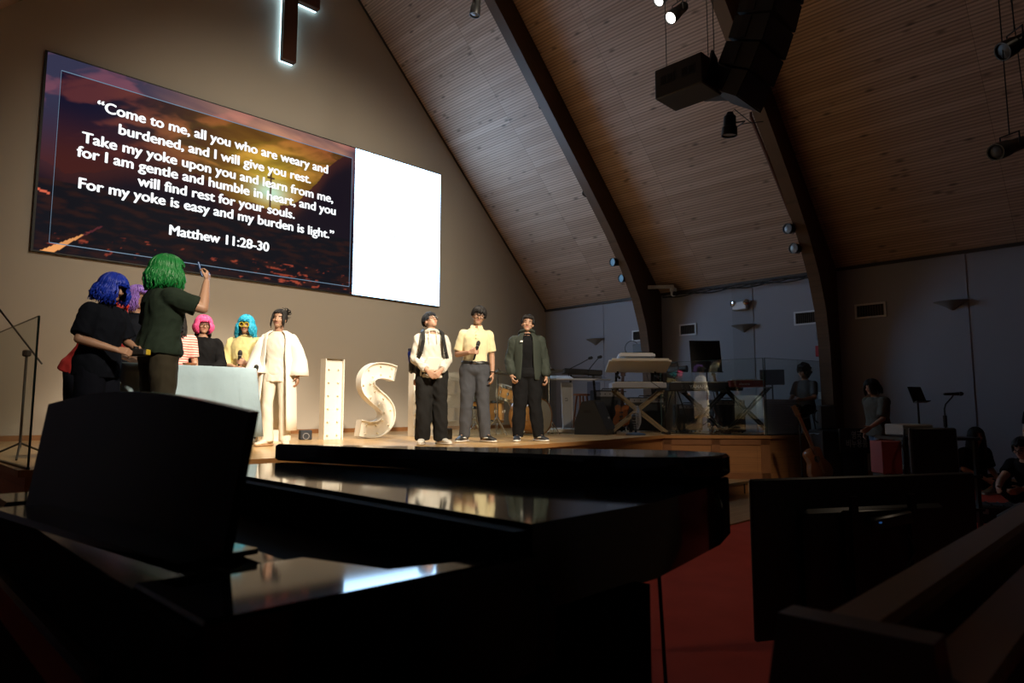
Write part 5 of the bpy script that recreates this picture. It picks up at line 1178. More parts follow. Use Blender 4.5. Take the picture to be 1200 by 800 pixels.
# glass panels on the platform edge
EDGE = pbr('glass_edge', (.05, .09, .08), .2)
def glass_panel(label, a, b, z0, z1, edges=(0, 1), th=.012, mat=None):
    a, b = V((*a, 0)), V((*b, 0)); t_ = thing('glass_panel', label, 'glass panel', V(((a.x+b.x)/2, (a.y+b.y)/2, z0)), 0, 'glass panels along the stage edge')
    MB().beam(a+V((0, 0, (z0+z1)/2)), b+V((0, 0, (z0+z1)/2)), th, z1-z0-.004).build('pane', mat or GLASS, t_, 0, True)
    for e in edges:
        p = (a, b)[e]; MB().cyl(p+V((0, 0, z0)), p+V((0, 0, z1)), .008, None, 8).build('edge', EDGE, t_, None, True)
    MB().beam(a+V((0, 0, z1)), b+V((0, 0, z1)), .012, .005).build('edge', EDGE, t_, 0, True)
    MB().beam(a+V((0, 0, z0+.008)), b+V((0, 0, z0+.008)), .024, .016).build('base_channel', BLKM, t_, 0, True)
    return t_
glass_panel('tall clear glass panel beside the keyboards, reflecting the people on stage', (10.64, 6.81), (10.90, 4.97), STAGE, 2.02)
glass_panel('clear glass panel in front of the grey ribbed panel at the right wall', (10.92, 4.95), (12.42, 4.58), STAGE, 2.02)
glass_panel('clear glass panel at the left corner of the stage', (0.955, 5.92), (0.90, 8.2), STAGE, 1.84, mat=glass('rail_glass', (.93, .95, .93), .5))
# stand shape added behind the left glass in place of a reflection
q = ond(22, 540, 5.9); ms = thing('microphone_stand', 'slim grey boom stand put behind the left glass panel for a reflection in it', 'microphone stand', (max(q.x, 1.02), q.y, STAGE), .3); MSM = pbr('reflection_grey', (.10, .09, .08), .4, .5)
for a in (0, 2.1, 4.2): MB().tube([(0, 0, .14), (.28*math.cos(a), .28*math.sin(a), .012)], .009, 8).build('leg', MSM, ms)
MB().cyl((0, 0, .10), (0, 0, .92), .011, None, 10).build('pole', MSM, ms); MB().box((0, 0, .93), (.05, .07, .06), None, .01).build('clutch', MSM, ms); MB().cyl((.12, -.02, .84), (-.34, .06, 1.46), .008, None, 8).build('boom_arm', MSM, ms)
# dark gear standing behind the keyboards
def amp(label, loc, rz, w, d, h, mat=SPK, grille='speaker_grille'):
    t_ = thing('amplifier', label, 'amplifier', loc, rz)
    MB().box((0, 0, h/2+.02), (w, d, h), None, .015).build('cabinet', mat, t_); MB().box((0, -d/2-.004, h*.42+.02), (w*.88, .012, h*.72), None, .004).build('grille', MATS[grille], t_)
    MB().box((0, -d/2-.004, h*.9+.02), (w*.88, .010, h*.12)).build('control_panel', GREYP, t_)
    for i in range(5): MB().cyl((-w*.32+w*.16*i, -d/2-.008, h*.9+.02), (-w*.32+w*.16*i, -d/2-.026, h*.9+.02), .011, None, 10).build('knob', BLKP, t_)
    MB().tube([(-w*.18, 0, h+.02), (-w*.16, 0, h+.05), (w*.16, 0, h+.05), (w*.18, 0, h+.02)], .010, 8).build('handle', BLKP, t_)
    for s in (-1, 1):
        for e in (-1, 1): MB().cyl((s*w*.4, e*d*.4, 0), (s*w*.4, e*d*.4, .022), .02, None, 8).build('foot', BLKP, t_)
    return t_
for px, d, w, h, lab, f in ((712, 13.4, .62, .80, 'tall black amplifier behind the left half of the X stand', 10), (757, 13.3, .74, .66, 'wide black amplifier behind the right half of the X stand', -4),
                            (806, 13.4, .50, .52, 'black combo amplifier behind the camera tripod', 5), (852, 12.75, .62, .60, 'black amplifier under the red synthesizer behind the glass', -5)):
    q = ond(px, 500, d); amp(lab, (q.x, q.y, STAGE), facing(f), w, .32, h)
wbk = thing('wall_device', 'small dark device with a looped cable on a shelf left of the first arch column', 'device', (WX-.42, 8.30, 2.46))
MB().box((-.02, 0, -.10), (.30, .34, .02)).build('shelf', BLKM, wbk); MB().box((0, 0, .02), (.20, .26, .20), None, .015).build('casing', pbr('device_grey', (.10, .11, .13), .5), wbk); MB().box((.12, 0, -.05), (.10, .06, .12)).build('bracket', BLKM, wbk)
MB().torus((-.02, .20, .04), (1, .2, 0), .16, .008, 24, 6).build('cable_loop', BLKP, wbk)

# ------------------------------------------------------------------ people and gear at the right
q = ond(947, 500, 11.85); r_, k = person('person with bushy dark hair seated behind the right glass panel', (12.20, 4.80, STAGE-.33), -55, 1.58)
p = solve(head=(-10, -6, 0), hips=(0, .0, .86), lleg=dict(k=(.10, -.27, .74), a=(.10, -.12, .42), t=(.1, -1, 0)), rleg=dict(k=(-.10, -.27, .74), a=(-.10, -.12, .42), t=(-.1, -1, 0)), larm=dict(e=(.23, -.08, 1.06), w=(.12, -.32, .98)), rarm=dict(e=(-.23, -.08, 1.06), w=(-.12, -.32, .98)))
make_body(r_, p, k, .95); top(r_, p, k, pbr('brown_grey_cotton', (.10, .09, .09), .85), .8, .02, -.1, .01, build=.95); pants(r_, p, k, MATS['black_trousers'], .016, .02)
m_ = MB(); m_.ell(p.hd(0, .03, .055), (.118, .118, .115)); m_.ell(p.hd(0, .06, -.01), (.10, .09, .10))
put('hair', remesh(m_, .010, 2, .030, 34, 3), HAIRK, r_, k)
sq = thing('stool', 'dark stool under the seated person behind the right glass panel', 'stool', (12.22, 4.80, STAGE)); MB().cyl((0, 0, .36), (0, 0, .41), .15, None, 20).build('seat', BLKP, sq)
for a in range(4): MB().cyl((.1*math.cos(a*PI/2), .1*math.sin(a*PI/2), .36), (.16*math.cos(a*PI/2), .16*math.sin(a*PI/2), 0), .012, None, 8).build('leg', BLKM, sq)
r_, k = person('person walking left in a loose olive shirt and blue jeans before the dark right wall', ond(1030, 500, 9.9).xy.to_3d(), -78, 1.56)
p = solve(lean=5, head=(0, -8, 0), rarm=dict(e=(-.20, .10, 1.10), w=(-.20, -.04, .88)), larm=dict(e=(.21, -.10, 1.12), w=(.18, -.30, .96)), lleg=dict(k=(.09, -.14, .50), a=(.09, -.10, .085)), rleg=dict(k=(-.09, .06, .49), a=(-.09, .26, .12)))
make_body(r_, p, k, .95); top(r_, p, k, pbr('olive_shirt', (.075, .068, .050), .85), .9, .04, -.10, .02, .04, .95, 'shirt', .010); pants(r_, p, k, pbr('light_denim', (.07, .12, .20), .8, var=.2, scale=8), .026, .03, .06); shoes(r_, p, k, MATS['white_shoe'], MATS['white_sole'])
hair(r_, p, k, HAIRK, lambda a: .0 if a < .7 else .13, 130, (.088, .106, .100), .014, 1.2, .006, 'hair', -.04, .045, seed=32)
r_, k = person('long-haired person in black sitting cross-legged against the right wall', ond(1144, 560, 9.6).xy.to_3d(), 10, 1.62)
sitz = .10
p = solve(lean=8, head=(-16, 6, 0), hips=(0, .05, sitz+.05), lleg=dict(k=(.30, -.18, .20), a=(-.05, -.30, .08), t=(-1, -.25, 0)), rleg=dict(k=(-.30, -.18, .20), a=(.05, -.20, .10), t=(1, -.3, 0)), larm=dict(e=(.23, -.03, .36), w=(.10, -.26, .20)), rarm=dict(e=(-.23, -.03, .36), w=(-.10, -.26, .20)))
make_body(r_, p, k, .95); top(r_, p, k, BLKT, .9, .035, -.08, .02, .03, .95); pants(r_, p, k, pbr('dark_green_trousers', (.02, .026, .024), .85), .02, .02, .04); shoes(r_, p, k, pbr('sitting_shoe', (.25, .25, .23), .6), MATS['white_sole'])
hair(r_, p, k, HAIRK, lambda a: .0 if a < .6 else .34, 150, (.086, .104, .098), .014, 1.0, .008, 'hair', -.04, .05, 0, .008, seed=33)
r_, k = person('person with glasses in black at the right edge, arms stretched over a dark case', ond(1213, 560, 7.9).xy.to_3d(), -62, 1.66)
p = solve(lean=34, head=(-4, 14, 0), hips=(0, .12, .16), lleg=dict(k=(.24, -.26, .26), a=(.20, .05, .085)), rleg=dict(k=(-.24, -.26, .26), a=(-.20, .05, .085)), larm=dict(e=(.20, -.34, .36), w=(.12, -.56, .27)), rarm=dict(e=(-.20, -.34, .36), w=(-.12, -.56, .27)))
make_body(r_, p, k, 1.0); top(r_, p, k, BLKT, .55, .028, -.08, .02, .03); pants(r_, p, k, MATS['black_trousers'], .02, .02, .04); shoes(r_, p, k, MATS['black_sneaker'], MATS['white_sole'])
hair(r_, p, k, HAIRK, lambda a: .0, 130, (.084, .102, .100), .014, 1, .004, 'hair', -.03, .048, seed=34); glasses(r_, p, k, MATS['glasses_black'], .024, .003)
r_, k = person('dark-haired person cut off by the right edge, standing behind the one with glasses', ond(1222, 500, 8.6).xy.to_3d(), -20, 1.36)
p = solve(); make_body(r_, p, k, 1.0); top(r_, p, k, BLKT); pants(r_, p, k, MATS['black_trousers']); shoes(r_, p, k, MATS['black_sneaker'], MATS['white_sole']); hair(r_, p, k, HAIRK, lambda a: .0 if a < .7 else .05, 120, seed=35)
cs = thing('equipment_case', 'long dark case under the hands of the person with glasses', 'case', ond(1172, 585, 7.0).xy.to_3d(), facing(-25))
MB().box((0, 0, .09), (.52, .34, .18), None, .02).build('case_body', BLKP, cs)
for i in range(5): MB().box((-.2+.1*i, 0, .185), (.02, .28, .012), None, .003).build('rib', BLKM, cs)
for s in (-1, 1): MB().box((s*.16, -.174, .12), (.05, .012, .05), None, .004).build('latch', GREYP, cs)
gb = thing('low_bench', 'low grey-topped bench at the right edge below the person with glasses', 'bench', (ond(1190, 590, 6.2).x+.25, ond(1190, 590, 6.2).y-.1, 0), 0)
MB().box((0, 0, .20), (1.1, .40, .05), None, .012).build('seat', pbr('bench_grey', (.10, .10, .10), .6), gb)
for s in (-1, 1): MB().box((s*.48, 0, .0875), (.05, .36, .175)).build('end_panel', BLKP, gb)
# mic on a gooseneck stand
q = ond(1112, 560, 8.3); gm = thing('microphone_stand', 'gooseneck microphone stand at the far right beside the small music stand', 'microphone stand', (q.x, q.y, 0), facing(0))
MB().lathe((0, 0, 0), (0, 0, 1), [(0, .14), (.02, .13), (.035, .02)], 20).build('base', BLKM, gm); MB().cyl((0, 0, .03), (0, 0, 1.04), .012, None, 10).build('pole', BLKM, gm)
MB().cyl((0, 0, .94), (0, 0, 1.08), .022, None, 10).build('clutch', BLKM, gm); MB().tube([(0, 0, 1.06), (0, 0, 1.16), (.02, 0, 1.22), (.10, 0, 1.30), (.12, 0, 1.33)], .009, 8).build('gooseneck', BLKM, gm)
microphone('black microphone lying level on the gooseneck stand at the far right', (q.x+.08, q.y-.08, 1.345), rotz(gm, (1, .15, .03)))
# speaker and case with a printed cover
q = ond(984, 560, 10.6); fc = thing('equipment_cart', 'black equipment case before the second arch column', 'case', (q.x-.06, q.y, 0), facing(0))
MB().box((0, 0, .44), (.66, .50, .80), None, .02).build('case_body', BLKP, fc)
for s in (-1, 1):
    for e in (-1, 1): MB().cyl((s*.26-.012, e*.18, .035), (s*.26+.012, e*.18, .035), .035, None, 12).build('caster', BLKP, fc)
    MB().box((s*.31, -.252, .44), (.035, .012, .78)).build('corner_rail', BLKM, fc)
cv = thing('printed_panel', 'black panel with two lines of pale lettering on top of the equipment case', 'panel', toW(fc, (.12, -.31, .55)), facing(0))
MB().box((0, 0, .13), (.46, .04, .38), None, .01).build('board', pbr('cover_black', (.006, .006, .006), .7), cv)
for body, z, w in (('\uc601\uad6d', .20, .15), ('\ube44\ub204\uc6a9\ud488', .075, .32)):
    me = text_mesh(body, .13, .001, .001, w); me.transform(Matrix.Translation((.03, -.022, z-.03)) @ Matrix.Rotation(PI/2, 4, 'X')); link('lettering', me, pbr('pale_print', (.40, .42, .38), .6), cv, 0)
for s in (-1, 1): MB().box((s*.16, 0, -.28), (.04, .03, .55)).build('leg', BLKM, cv)
sp_ = thing('loudspeaker', 'black loudspeaker with a side handle on the case by the second arch', 'speaker', toW(fc, (-.12, .05, .845)), facing(-12))
MB().box((0, 0, .19), (.24, .24, .38), None, .02).build('cabinet', SPK, sp_); MB().box((0, -.124, .19), (.21, .012, .34), None, .004).build('grille', MATS['speaker_grille'], sp_); MB().tube([(-.125, 0, .30), (-.17, 0, .26), (-.17, 0, .14), (-.125, 0, .10)], .010, 8).build('handle', BLKM, sp_)
tag(MB().tube([toW(fc, (-.52, .1, .012)), toW(fc, (-.52, .1, .9)), toW(fc, (-.50, .08, 1.0)), toW(fc, (-.40, .02, 1.03))], .014, 8).build('stand_pole', BLKM), 'slim black pole with a bent arm beside the acoustic guitar', 'pole')
# rack cart with a red box and a black screen
q = ond(1112, 600, 6.0); rc = thing('equipment_rack', 'cluttered equipment rack with small lights behind the black monitor', 'rack', (q.x-.10, q.y+.12, 0), facing(0))
for s in (-1, 1):
    for e in (-1, 1): MB().beam((s*.30, e*.20, .0), (s*.30, e*.20, .90), .03, .03).build('post', BLKM, rc)
for z in (.30, .58, .90): MB().box((0, 0, z), (.66, .46, .025)).build('shelf', BLKM, rc)
MB().box((-.18, -.05, .975), (.26, .30, .10), None, .01).build('top_unit', pbr('unit_silver', (.25, .25, .24), .4, .3), rc)
MB().box((-.10, -.02, .72), (.26, .34, .22), None, .01).build('rack_unit', BLKP, rc); MB().box((-.10, -.195, .76), (.012, .006, .02)).build('indicator_light', emit('lamp_amber', (1, .75, .35), .9), rc)['label'] = 'small glowing amber indicator'
MB().box((-.04, -.195, .68), (.012, .006, .015)).build('indicator_light', emit('lamp_red', (1, .05, .03), .35), rc)['label'] = 'small glowing red indicator'
MB().box((-.05, -.08, .645), (.36, .26, .06), None, .01).build('low_unit', MATS['unit_silver'], rc)
m_ = MB(); m_.tube([(-.30, -.2, .98), (-.36, -.26, .85), (-.30, -.28, .70), (-.33, -.26, .60), (-.28, -.2, .45)], .008, 6); m_.build('cable', BLKP, rc)
rb = thing('red_box', 'small red box at the left side of the equipment rack', 'box', toW(rc, (-.42, -.10, .60)), facing(0)); MB().box((0, 0, .14), (.17, .20, .28), None, .006).build('carton', pbr('carton_red', (.24, .03, .03), .6), rb); MB().box((0, 0, .285), (.165, .012, .008)).build('tape', pbr('carton_tape', (.2, .06, .05), .4), rb); MB().box((0, 0, -.30), (.15, .18, .60)).build('pedestal', BLKP, rb)
q = ond(1096, 560, 5.6); bm2 = thing('monitor', 'square black monitor facing away in front of the equipment rack', 'monitor', (q.x, q.y, 0), facing(-3))
MB().box((0, 0, .80), (.38, .05, .40), Matrix.Rotation(-.03, 3, 'X'), .012).build('screen', pbr('monitor_black', (.006, .006, .006), .4), bm2); MB().cyl((0, .02, .02), (0, .02, .70), .02).build('pole', BLKM, bm2); MB().lathe((0, .02, 0), (0, 0, 1), [(0, .2), (.02, .2), (.03, .03)], 20).build('base', BLKM, bm2)
# bottle-like thing in front of the rack
q = ond(1085, 590, 5.2)
# large television turned to the stage: its back is to the pews
A_, B_ = V((3.17, 1.53, 0)), V((4.40, .84, 0)); c_ = (A_+B_)/2; ang = math.atan2(B_.y-A_.y, B_.x-A_.x)
tv = thing('television', 'large flat television on the red carpet, its black back to the pews', 'television', (c_.x, c_.y, 0), ang)
TVB = pbr('tv_back', (.006, .006, .006), .45); W2 = (B_-A_).length
MB().box((0, .012, .425), (W2, .025, .77), None, .008).build('panel', TVB, tv); MB().box((0, -.025, .40), (W2*.62, .05, .52), None, .02).build('rear_housing', TVB, tv)
MB().box((0, -.065, .50), (.46, .03, .30), None, .006).build('mount_plate', BLKM, tv)
for s in (-1, 1): MB().beam((s*.18, -.085, .20), (s*.18, -.085, .72), .04, .02, up=(0, 1, 0)).build('mount_rail', BLKM, tv); MB().beam((s*.45, -.16, .014), (s*.45, .16, .014), .04, .028).build('foot', BLKM, tv); MB().box((s*.45, 0, .05), (.03, .02, .06)).build('foot_post', BLKM, tv)
dv = thing('media_box', 'small dark device with a blue light fixed to the back of the television', 'device', toW(tv, (.02, -.115, .60)), ang)
MB().box((0, 0, 0), (.24, .035, .06), Matrix.Rotation(-.12, 3, 'Y'), .008).build('casing', pbr('device_dark', (.03, .03, .03), .35), dv); MB().box((-.09, -.02, -.004), (.014, .004, .008)).build('indicator_light', emit('lamp_blue', (.1, .35, 1), .12), dv)['label'] = 'small glowing blue indicator'
m_ = MB(); m_.tube([(.10, -.09, .58), (.16, -.12, .45), (.05, -.10, .30), (-.15, -.10, .18), (-.30, -.08, .02)], .006, 6); m_.build('cable', BLKP, tv)

# ------------------------------------------------------------------ fixtures under the ceiling
LENSB = emit('lens_blue', (.25, .6, 1.0), .22); LENSD = pbr('lens_glass', (.16, .165, .165), .3); LENSW = emit('lens_white', (1, .97, .9), 6.0)
def fixture(label, loc, aim, L=.26, r=.075, lens=LENSD, hangto=None, lit=False):
    t_ = thing('stage_light', label, 'stage light', loc, 0, 'stage lights under the ceiling'); a = V(aim).normalized(); o = V((0, 0, 0))
    MB().lathe(o-a*L*.5, a, [(0, r*.55), (.02, r*.8), (L*.55, r*.85), (L*.6, r), (L, r*1.05), (L, r*.92), (L-.02, r*.9)], 20).build('barrel', BLKM, t_)
    MB().lathe(o+a*(L*.5-.02), a, [(0, r*.9), (.008, r*.6), (.012, .002)], 20).build('lens', lens, t_)
    MB().lathe(o-a*(L*.5+.03), a, [(0, r*.4), (.03, r*.55)], 14).build('rear_cap', BLKM, t_)
    if hangto is not None:
        h = V(hangto)-V(loc); sd_ = a.cross(h); sd_ = sd_.normalized() if sd_.length > 1e-4 else ortho(a)[0]; up2 = h.normalized()
        MB().tube([sd_*(r*1.15), sd_*(r*1.15)+up2*r*1.6, -sd_*(r*1.15)+up2*r*1.6, -sd_*(r*1.15)], .008, 6).build('yoke', BLKM, t_); MB().cyl(up2*r*1.6, h, .005, None, 8).build('hanger', BLKM, t_)
        MB().tube([o-a*L*.5, o-a*(L*.5+.06)+up2*.05, h*.7+V((.02, .02, 0))], .005, 6).build('cable', BLKP, t_)
    return t_
def up_to_ceiling(q): return V((q.x, q.y, wallz(q.x)-.005))
q = ond(558, 6, 8.6); fixture('black spotlight barrel hanging at the top edge left of the first arch', q, (-.1, .1, -1), .30, .07, LENSD, up_to_ceiling(q))
q = ond(794, 14, 7.6); fixture('lit spotlight with a white glowing lens above the hanging subwoofer', q, (-.75, .2, -.75), .34, .075, LENSW, up_to_ceiling(q))
q = ond(779, -5, 7.7); fixture('lit spotlight at the very top edge, left of the other glowing one', q, (-.75, .2, -.75), .30, .07, LENSW, up_to_ceiling(q))
q = ony(722, 307, 8.25); fixture('upper blue-lensed spotlight on the left side of the first arch', q, (-.95, .22, -.12), .22, .085, LENSB, q+V((.36, -.10, .02)))
q = ony(732, 326, 8.25); fixture('lower blue-lensed spotlight on the left side of the first arch', q, (-.95, .22, -.12), .22, .085, LENSB, q+V((.36, -.10, .02)))
q = ony(927, 268, 4.55); fixture('upper dull-lensed spotlight on the left side of the second arch', q, (-.95, .22, -.12), .22, .085, LENSD, q+V((.34, -.10, .02)))
q = ony(934, 291, 4.55); fixture('lower pale-lensed spotlight on the left side of the second arch', q, (-.95, .22, -.12), .22, .085, LENSD, q+V((.34, -.10, .02)))
q = ony(686, 226, 8.3); fixture('small spotlight peeking from behind the middle of the first arch', q, (-.6, -.6, -.3), .18, .07, LENSD, q+V((.22, -.15, .04)))
q = ony(634, 122, 8.3); fixture('tiny spotlight at the upper part of the first arch', q, (-.3, -.3, -.8), .16, .05, LENSD, q+V((.22, -.12, .05)))
q = ond(855, 147, 7.3); fixture('black can light hanging below the curved speaker array', q, (.05, .1, -1), .24, .085, LENSD, q+V((.30, -.26, .06)))
q = ond(1190, 52, 5.6); fixture('dark spotlight at the upper right corner of the picture', q, (-.5, .5, -.4), .28, .08, BLKP, up_to_ceiling(q))
q = ond(1184, 172, 5.6); fixture('long dark spotlight at the right edge aimed at the stage', q, (-.75, .35, -.32), .42, .07, BLKP, up_to_ceiling(q))
cp = MB(); cp.tube([(10.30, 4.74, wallz(10.30)-.08), (10.9, 4.72, wallz(10.9)-.08), (11.66, 4.70, wallz(11.66)-.08), (11.72, 4.66, wallz(11.72)-.09), (11.74, 4.52, wallz(11.74)-.10)], .028, 10); cp.cyl((10.30, 4.74, wallz(10.3)-.09), (10.30, 4.74, wallz(10.3)-.006), .02)
tag(cp.build('conduit', pbr('conduit_red', (.10, .035, .02), .5)), 'reddish-brown conduit running down the ceiling beside the second arch', 'pipe')
pz = thing('dome_camera', 'white remote-controlled camera on a bracket at the first arch', 'camera', ony(789, 342, 7.55)); WHT = pbr('camera_white', (.55, .57, .60), .4)
MB().beam((-.30, .44, .12), (.03, .0, .12), .05, .07).build('bracket', WHT, pz); MB().lathe((0, 0, .09), (0, 0, -1), [(0, .06), (.03, .075), (.07, .075), (.08, .06)], 20).build('base', WHT, pz); MB().ell((0, 0, -.03), (.06, .06, .07)).build('head', WHT, pz); MB().lathe((-.02, -.03, -.04), (-.5, -.8, -.1), [(0, .045), (.04, .042), (.045, .03)], 18).build('lens', BLKP, pz)
for s in (-1, 1): MB().box((s*.065, 0, .0), (.02, .05, .12), None, .006).build('yoke_arm', WHT, pz)
# line array: five cabinets curving back at the bottom
la = thing('line_array_speaker', 'curved black speaker array hanging before the second arch', 'speaker', ond(866, 104, 7.0)); P_ = V((0, 0, 0)); th = math.radians(31)
for i in range(6):
    Rm = Matrix.Rotation(th, 3, 'X')      # front leans to the floor, lower cabinets more
    mb = MB(); mb.skin([mb.ring([P_ + Rm @ V((x, y, z)) for y, z in ((-.20, -.135), (.20, -.115), (.20, .115), (-.20, .135))]) for x in (-.29, .29)]); cbt = mb.build('cabinet', SPK, la, 0)
    MB().box(P_+Rm @ V((0, -.203, 0)), (.54, .012, .245), Rm, .004).build('grille', MATS['speaker_grille'], cbt)
    for s in (-1, 1): MB().box(P_+Rm @ V((s*.296, .05, 0)), (.012, .10, .22), Rm).build('rigging_plate', BLKM, cbt)
    P_ = P_ + Rm @ V((0, 0, .278)); th -= math.radians(4.5)
MB().box(P_+V((0, .02, -.08)), (.50, .5, .05)).build('fly_bar', BLKM, la)
for s in (-1, 1): MB().cyl(P_+V((s*.2, 0, -.08)), V((s*.2+P_.x, P_.y, wallz(la.location.x+s*.2)-la.location.z-.01)), .008, None, 8).build('chain', BLKM, la)
sb = thing('hanging_subwoofer', 'black rectangular speaker box with two slots hanging left of the curved array', 'speaker', ond(806, 97, 7.0))
MB().box((0, 0, 0), (.42, .58, .34), None, .012).build('cabinet', SPK, sb)
for s in (-1, 1):
    MB().box((-.212, s*.13, .02), (.010, .17, .10)).build('slot_frame', BLKM, sb)
    for e in (-1, 1): MB().box((-.219, s*.13+e*.04, .02), (.006, .06, .07)).build('slot', pbr('slot_dark', (.003, .003, .003), .9), sb)
for y, in ((-.32,), (.32,)): MB().prism([(-.15, -.12), (.10, -.12), (.10, .20), (.0, .26)], -.012, .012, Matrix.Translation((0, y*.93, 0)) @ Matrix.Rotation(PI/2, 4, 'X')).build('side_bracket', BLKM, sb)
for x, y in ((-.1, .2), (.1, -.2)): MB().cyl((x, y, .17), (x, y, wallz(sb.location.x+x)-sb.location.z-.01), .005, None, 6).build('suspension_cable', BLKM, sb)
hb = thing('hanging_speaker', 'second black box hanging between the slotted box and the curved array', 'speaker', ond(838, 96, 7.75)); MB().box((0, 0, 0), (.34, .40, .36), Matrix.Rotation(.3, 3, 'X'), .012).build('cabinet', SPK, hb); MB().cyl((0, 0, .18), (0, 0, wallz(hb.location.x)-hb.location.z-.01), .006, None, 6).build('suspension_cable', BLKM, hb); MB().box((0, -.205, -.03), (.30, .012, .30), Matrix.Rotation(.3, 3, 'X')).build('grille', MATS['speaker_grille'], hb)

# ------------------------------------------------------------------ pews
PEW = planks('pew_oak', (0.20, 0.105, 0.048), (0.17, 0.088, 0.04), .5, 4, u=(1, 0, 0), w=(0, .5, 1), rough=.38, gap=.8, coat=.2); PEWD = pbr('pew_dark', (.06, .032, .016), .45, coat=.15)
def pew(label, x0, x1, y, z):        # y = far edge of the top rail, back leans towards the camera
    t_ = thing('pew', label, 'pew', ((x0+x1)/2, y, 0), 0, 'wooden pews')
    MB().span((x0+.05, y-.085, z-.045), (x1, y, z), .010).build('top_rail', PEW, t_, world=True)
    mb = MB(); mb.skin([mb.ring([V((x, yy, zz)) for yy, zz in ((y-.045, z-.04), (y-.020, z-.04), (y+.06, .42), (y+.035, .42))]) for x in (x0+.06, x1)]); mb.build('back', PEW, t_, 0, True)
    mb = MB(); mb.skin([mb.ring([V((x, yy, zz)) for yy, zz in ((y-.46, .43), (y+.05, .40), (y+.05, .44), (y-.46, .47))]) for x in (x0+.06, x1)]); mb.build('seat', PEW, t_, 0, True)
    MB().span((x0+.065, y-.205, z-.075), (x1, y-.115, z-.05), .006).build('inner_rail', PEW, t_, world=True)
    MB().span((x0+.06, y-.20, z-.26), (x1, y-.185, z-.14), .004).build('book_rack', PEW, t_, world=True); MB().span((x0+.06, y-.20, z-.27), (x1, y-.035, z-.255)).build('rack_shelf', PEW, t_, world=True)
    mb = MB(); mb.skin([mb.ring([V((x, yy, zz)) for yy, zz in ((y-.50, 0), (y+.10, 0), (y+.10, .45), (y+.03, z+.010), (y-.165, z+.012), (y-.17, z-.04), (y-.24, z-.06), (y-.26, .66), (y-.48, .62), (y-.50, .55))]) for x in (x0, x0+.055)]); mb.build('end_panel', PEWD, t_, 30, True)
    return t_
pew('nearest wooden pew at the lower right, its square dark end toward the piano', .97, 3.6, .405, .85)
# ------------------------------------------------------------------ grand piano
pn = thing('grand_piano', 'black glossy piano filling the foreground, seen from its treble side', 'piano', (1.0, 1.7, 0))
ZP, ZS = .925, 1.0
body = [(.98, 2.75), (.98, .93), (1.42, .93), (1.9, 1.02), (2.10, 1.09), (2.18, 1.17), (2.20, 1.30), (2.14, 1.46), (1.9, 1.75), (1.55, 2.3), (1.36, 2.75)]
m_ = MB(); m_.prism(body, .745, ZP); m_.build('case', BLACK, pn, 30, True)
lid = [(1.36, 2.86), (1.52, 2.2), (1.66, 1.65), (1.80, 1.24), (1.90, 1.12), (2.06, 1.09), (2.17, 1.12), (2.215, 1.20), (2.21, 1.32), (2.14, 1.48), (1.93, 1.80), (1.62, 2.35)]
m_ = MB(); m_.skin([m_.ring([V((1.85+(x-1.85)*k_, 1.7+(y-1.7)*k_, z)) for x, y in lid]) for z, k_ in ((ZP+.002, .985), (ZP+.012, 1.0), (ZS-.010, 1.0), (ZS, .985))]); m_.build('lid', BLACK, pn, 25, True)
m_ = MB(); m_.span((.34, .905, .66), (1.02, 2.72, .80)); m_.build('key_bed', pbr('piano_satin', (.004, .004, .0045), .35, spec=.25), pn, 0, True)
m_ = MB(); tp_ = [(.34, .90), (.96, .90), (.68, .985), (.625, 1.19), (.34, 1.19)]
zt = lambda x, y: .882 - .016*(.71*(x-.34)+.71*(y-.90))
m_.skin([m_.ring([V((x, y, .66)) for x, y in tp_]), m_.ring([V((x, y, zt(x, y)-.006)) for x, y in tp_]), m_.ring([V((.6+(x-.6)*.99, 1.0+(y-1.0)*.97, zt(x, y))) for x, y in tp_])]); m_.build('treble_arm', BLACK, pn, 20, True)
m_ = MB(); m_.skin([m_.ring([V((x, y, z)) for x, z in ((.34, .66), (.34, .862), (.352, .88), (.98, .88), (.98, .66))]) for y in (2.46, 2.72)]); m_.build('bass_arm', BLACK, pn, 30, True)
PWELL = pbr('piano_dark_matte', (.004, .004, .004), .9, spec=.1)  # matte black puts the dark of the open cavity into the colour
MB().span((.56, 1.20, .80), (.60, 2.46, .87)).build('fallboard', BLACK, pn, 0, True)
MB().span((.60, .99, .80), (.98, 2.46, .812)).build('pin_block', PWELL, pn, 0, True)
MB().span((.93, .93, .66), (.978, 2.46, .915)).build('lid_hinge_rail', PWELL, pn, 0, True)
MB().span((.33, .92, .0), (.35, 2.70, .66)).build('front_black_fill', PWELL, pn, 0, True)  # added matte panel, keeps the view under the keys black
MB().span((.322, .896, .655), (.3385, 2.725, .868)).build('reflection_cover', PWELL, pn, 0, True)  # added matte cover that keeps red carpet reflections off the front
MB().span((.285, 1.20, .66), (.321, 2.46, .745), .008).build('key_slip', pbr('piano_satin', (.004, .004, .0045), .35, spec=.25), pn, world=True)
WK = pbr('key_ivory', (.05, .05, .048), .3)
m_ = MB(); n = 52; wk = 1.26/n
for i in range(n): m_.span((.345, 1.20+wk*i+.0006, .80), (.50, 1.20+wk*(i+1)-.0006, .822))  # plain keys in one near-black colour, no cover over them
o = m_.build('white_keys', pbr('piano_white_key', (.012, .012, .012), .25), pn, 0, True); o['label'] = 'row of piano keys coloured near black'
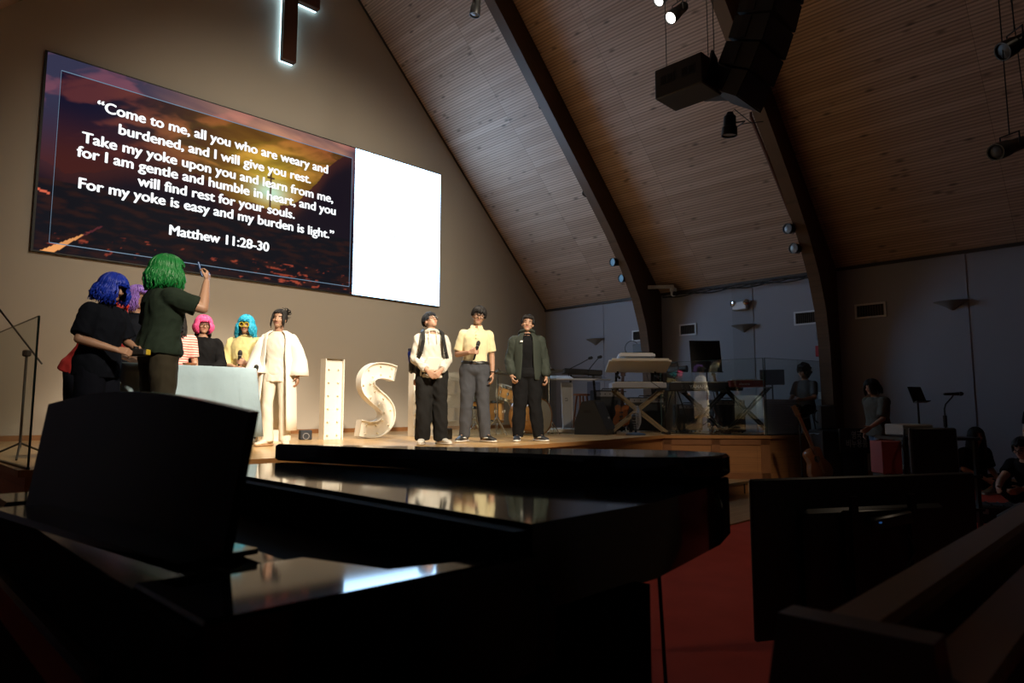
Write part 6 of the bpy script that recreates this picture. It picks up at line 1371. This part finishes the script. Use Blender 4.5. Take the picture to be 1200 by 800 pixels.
# music desk, leaning back, curved top edge
m_ = MB(); base_a, base_b = V((.475, 1.17, .885)), V((.355, 2.14, .885)); dv_ = (base_b-base_a); nrm_ = V((dv_.y, -dv_.x, 0)).normalized()
R = []
for off_ in (0, .018):
    q_ = []
    for i in range(25):
        t = i/24; q_.append(base_a + dv_*(-.03+1.0*t) + V((0, 0, .262+.034*math.sin(PI*min(1, max(0, t)))+.018*t)) + nrm_*(.016+off_))
    q_ = [base_a + dv_*(.015) + nrm_*off_] + q_ + [base_b + dv_*(.04) + nrm_*off_]
    R.append(m_.ring(q_))
m_.skin(R); m_.build('music_desk', pbr('desk_black', (.004, .004, .0045), .22), pn, 30, True)
m_ = MB(); m_.beam(base_a+dv_*.03+nrm_*-.03+V((0, 0, .004)), base_b+dv_*.06+nrm_*-.03+V((0, 0, .004)), .07, .016); m_.build('desk_ledge', BLACK, pn, 0, True)
m_ = MB(); m_.beam(base_a+dv_*.05+nrm_*.06+V((0, 0, .005)), base_b+dv_*.1+nrm_*.06+V((0, 0, .005)), .06, .010); m_.build('desk_slide', BLACK, pn, 0, True)
# legs, and an added panel that blackens the view below the case
MB().span((.352, .912, .0), (1.36, .93, .745)).build('side_black_fill', PWELL, pn, 0, True)
for x, y in ((1.30, 1.0), (.55, 2.55), (1.95, 1.45)):
    m_ = MB(); m_.box((x, y, .41), (.10, .10, .67), None, .012); lg_ = m_.build('leg', BLACK, pn, world=True); MB().cyl((x-.015, y, .04), (x+.015, y, .04), .04, None, 16).build('caster', CHROME, lg_, world=True)
    MB().box((x, y, .085), (.07, .07, .03)).build('ferrule', CHROME, lg_, 0, True)
m_ = MB(); m_.box((1.0, 1.8, .33), (.10, .34, .66)); m_.build('lyre', BLACK, pn, 0, True)
for i in range(3): MB().box((.90, 1.7+.1*i, .06), (.14, .045, .012), None, .004).build('pedal', pbr('brass', (.6, .4, .12), .25, 1), pn, world=True)
q0 = ony(771, 668, 1.12); tag(MB().tube([(q0.x, 1.12, .75), (q0.x+.01, 1.11, .4), (q0.x-.01, 1.08, .12), (q0.x-.05, 1.0, .012), (q0.x-.3, .8, .010)], .006, 6).build('power_cable', BLKP), 'thin black cable hanging from under the piano to the red carpet', 'cable')
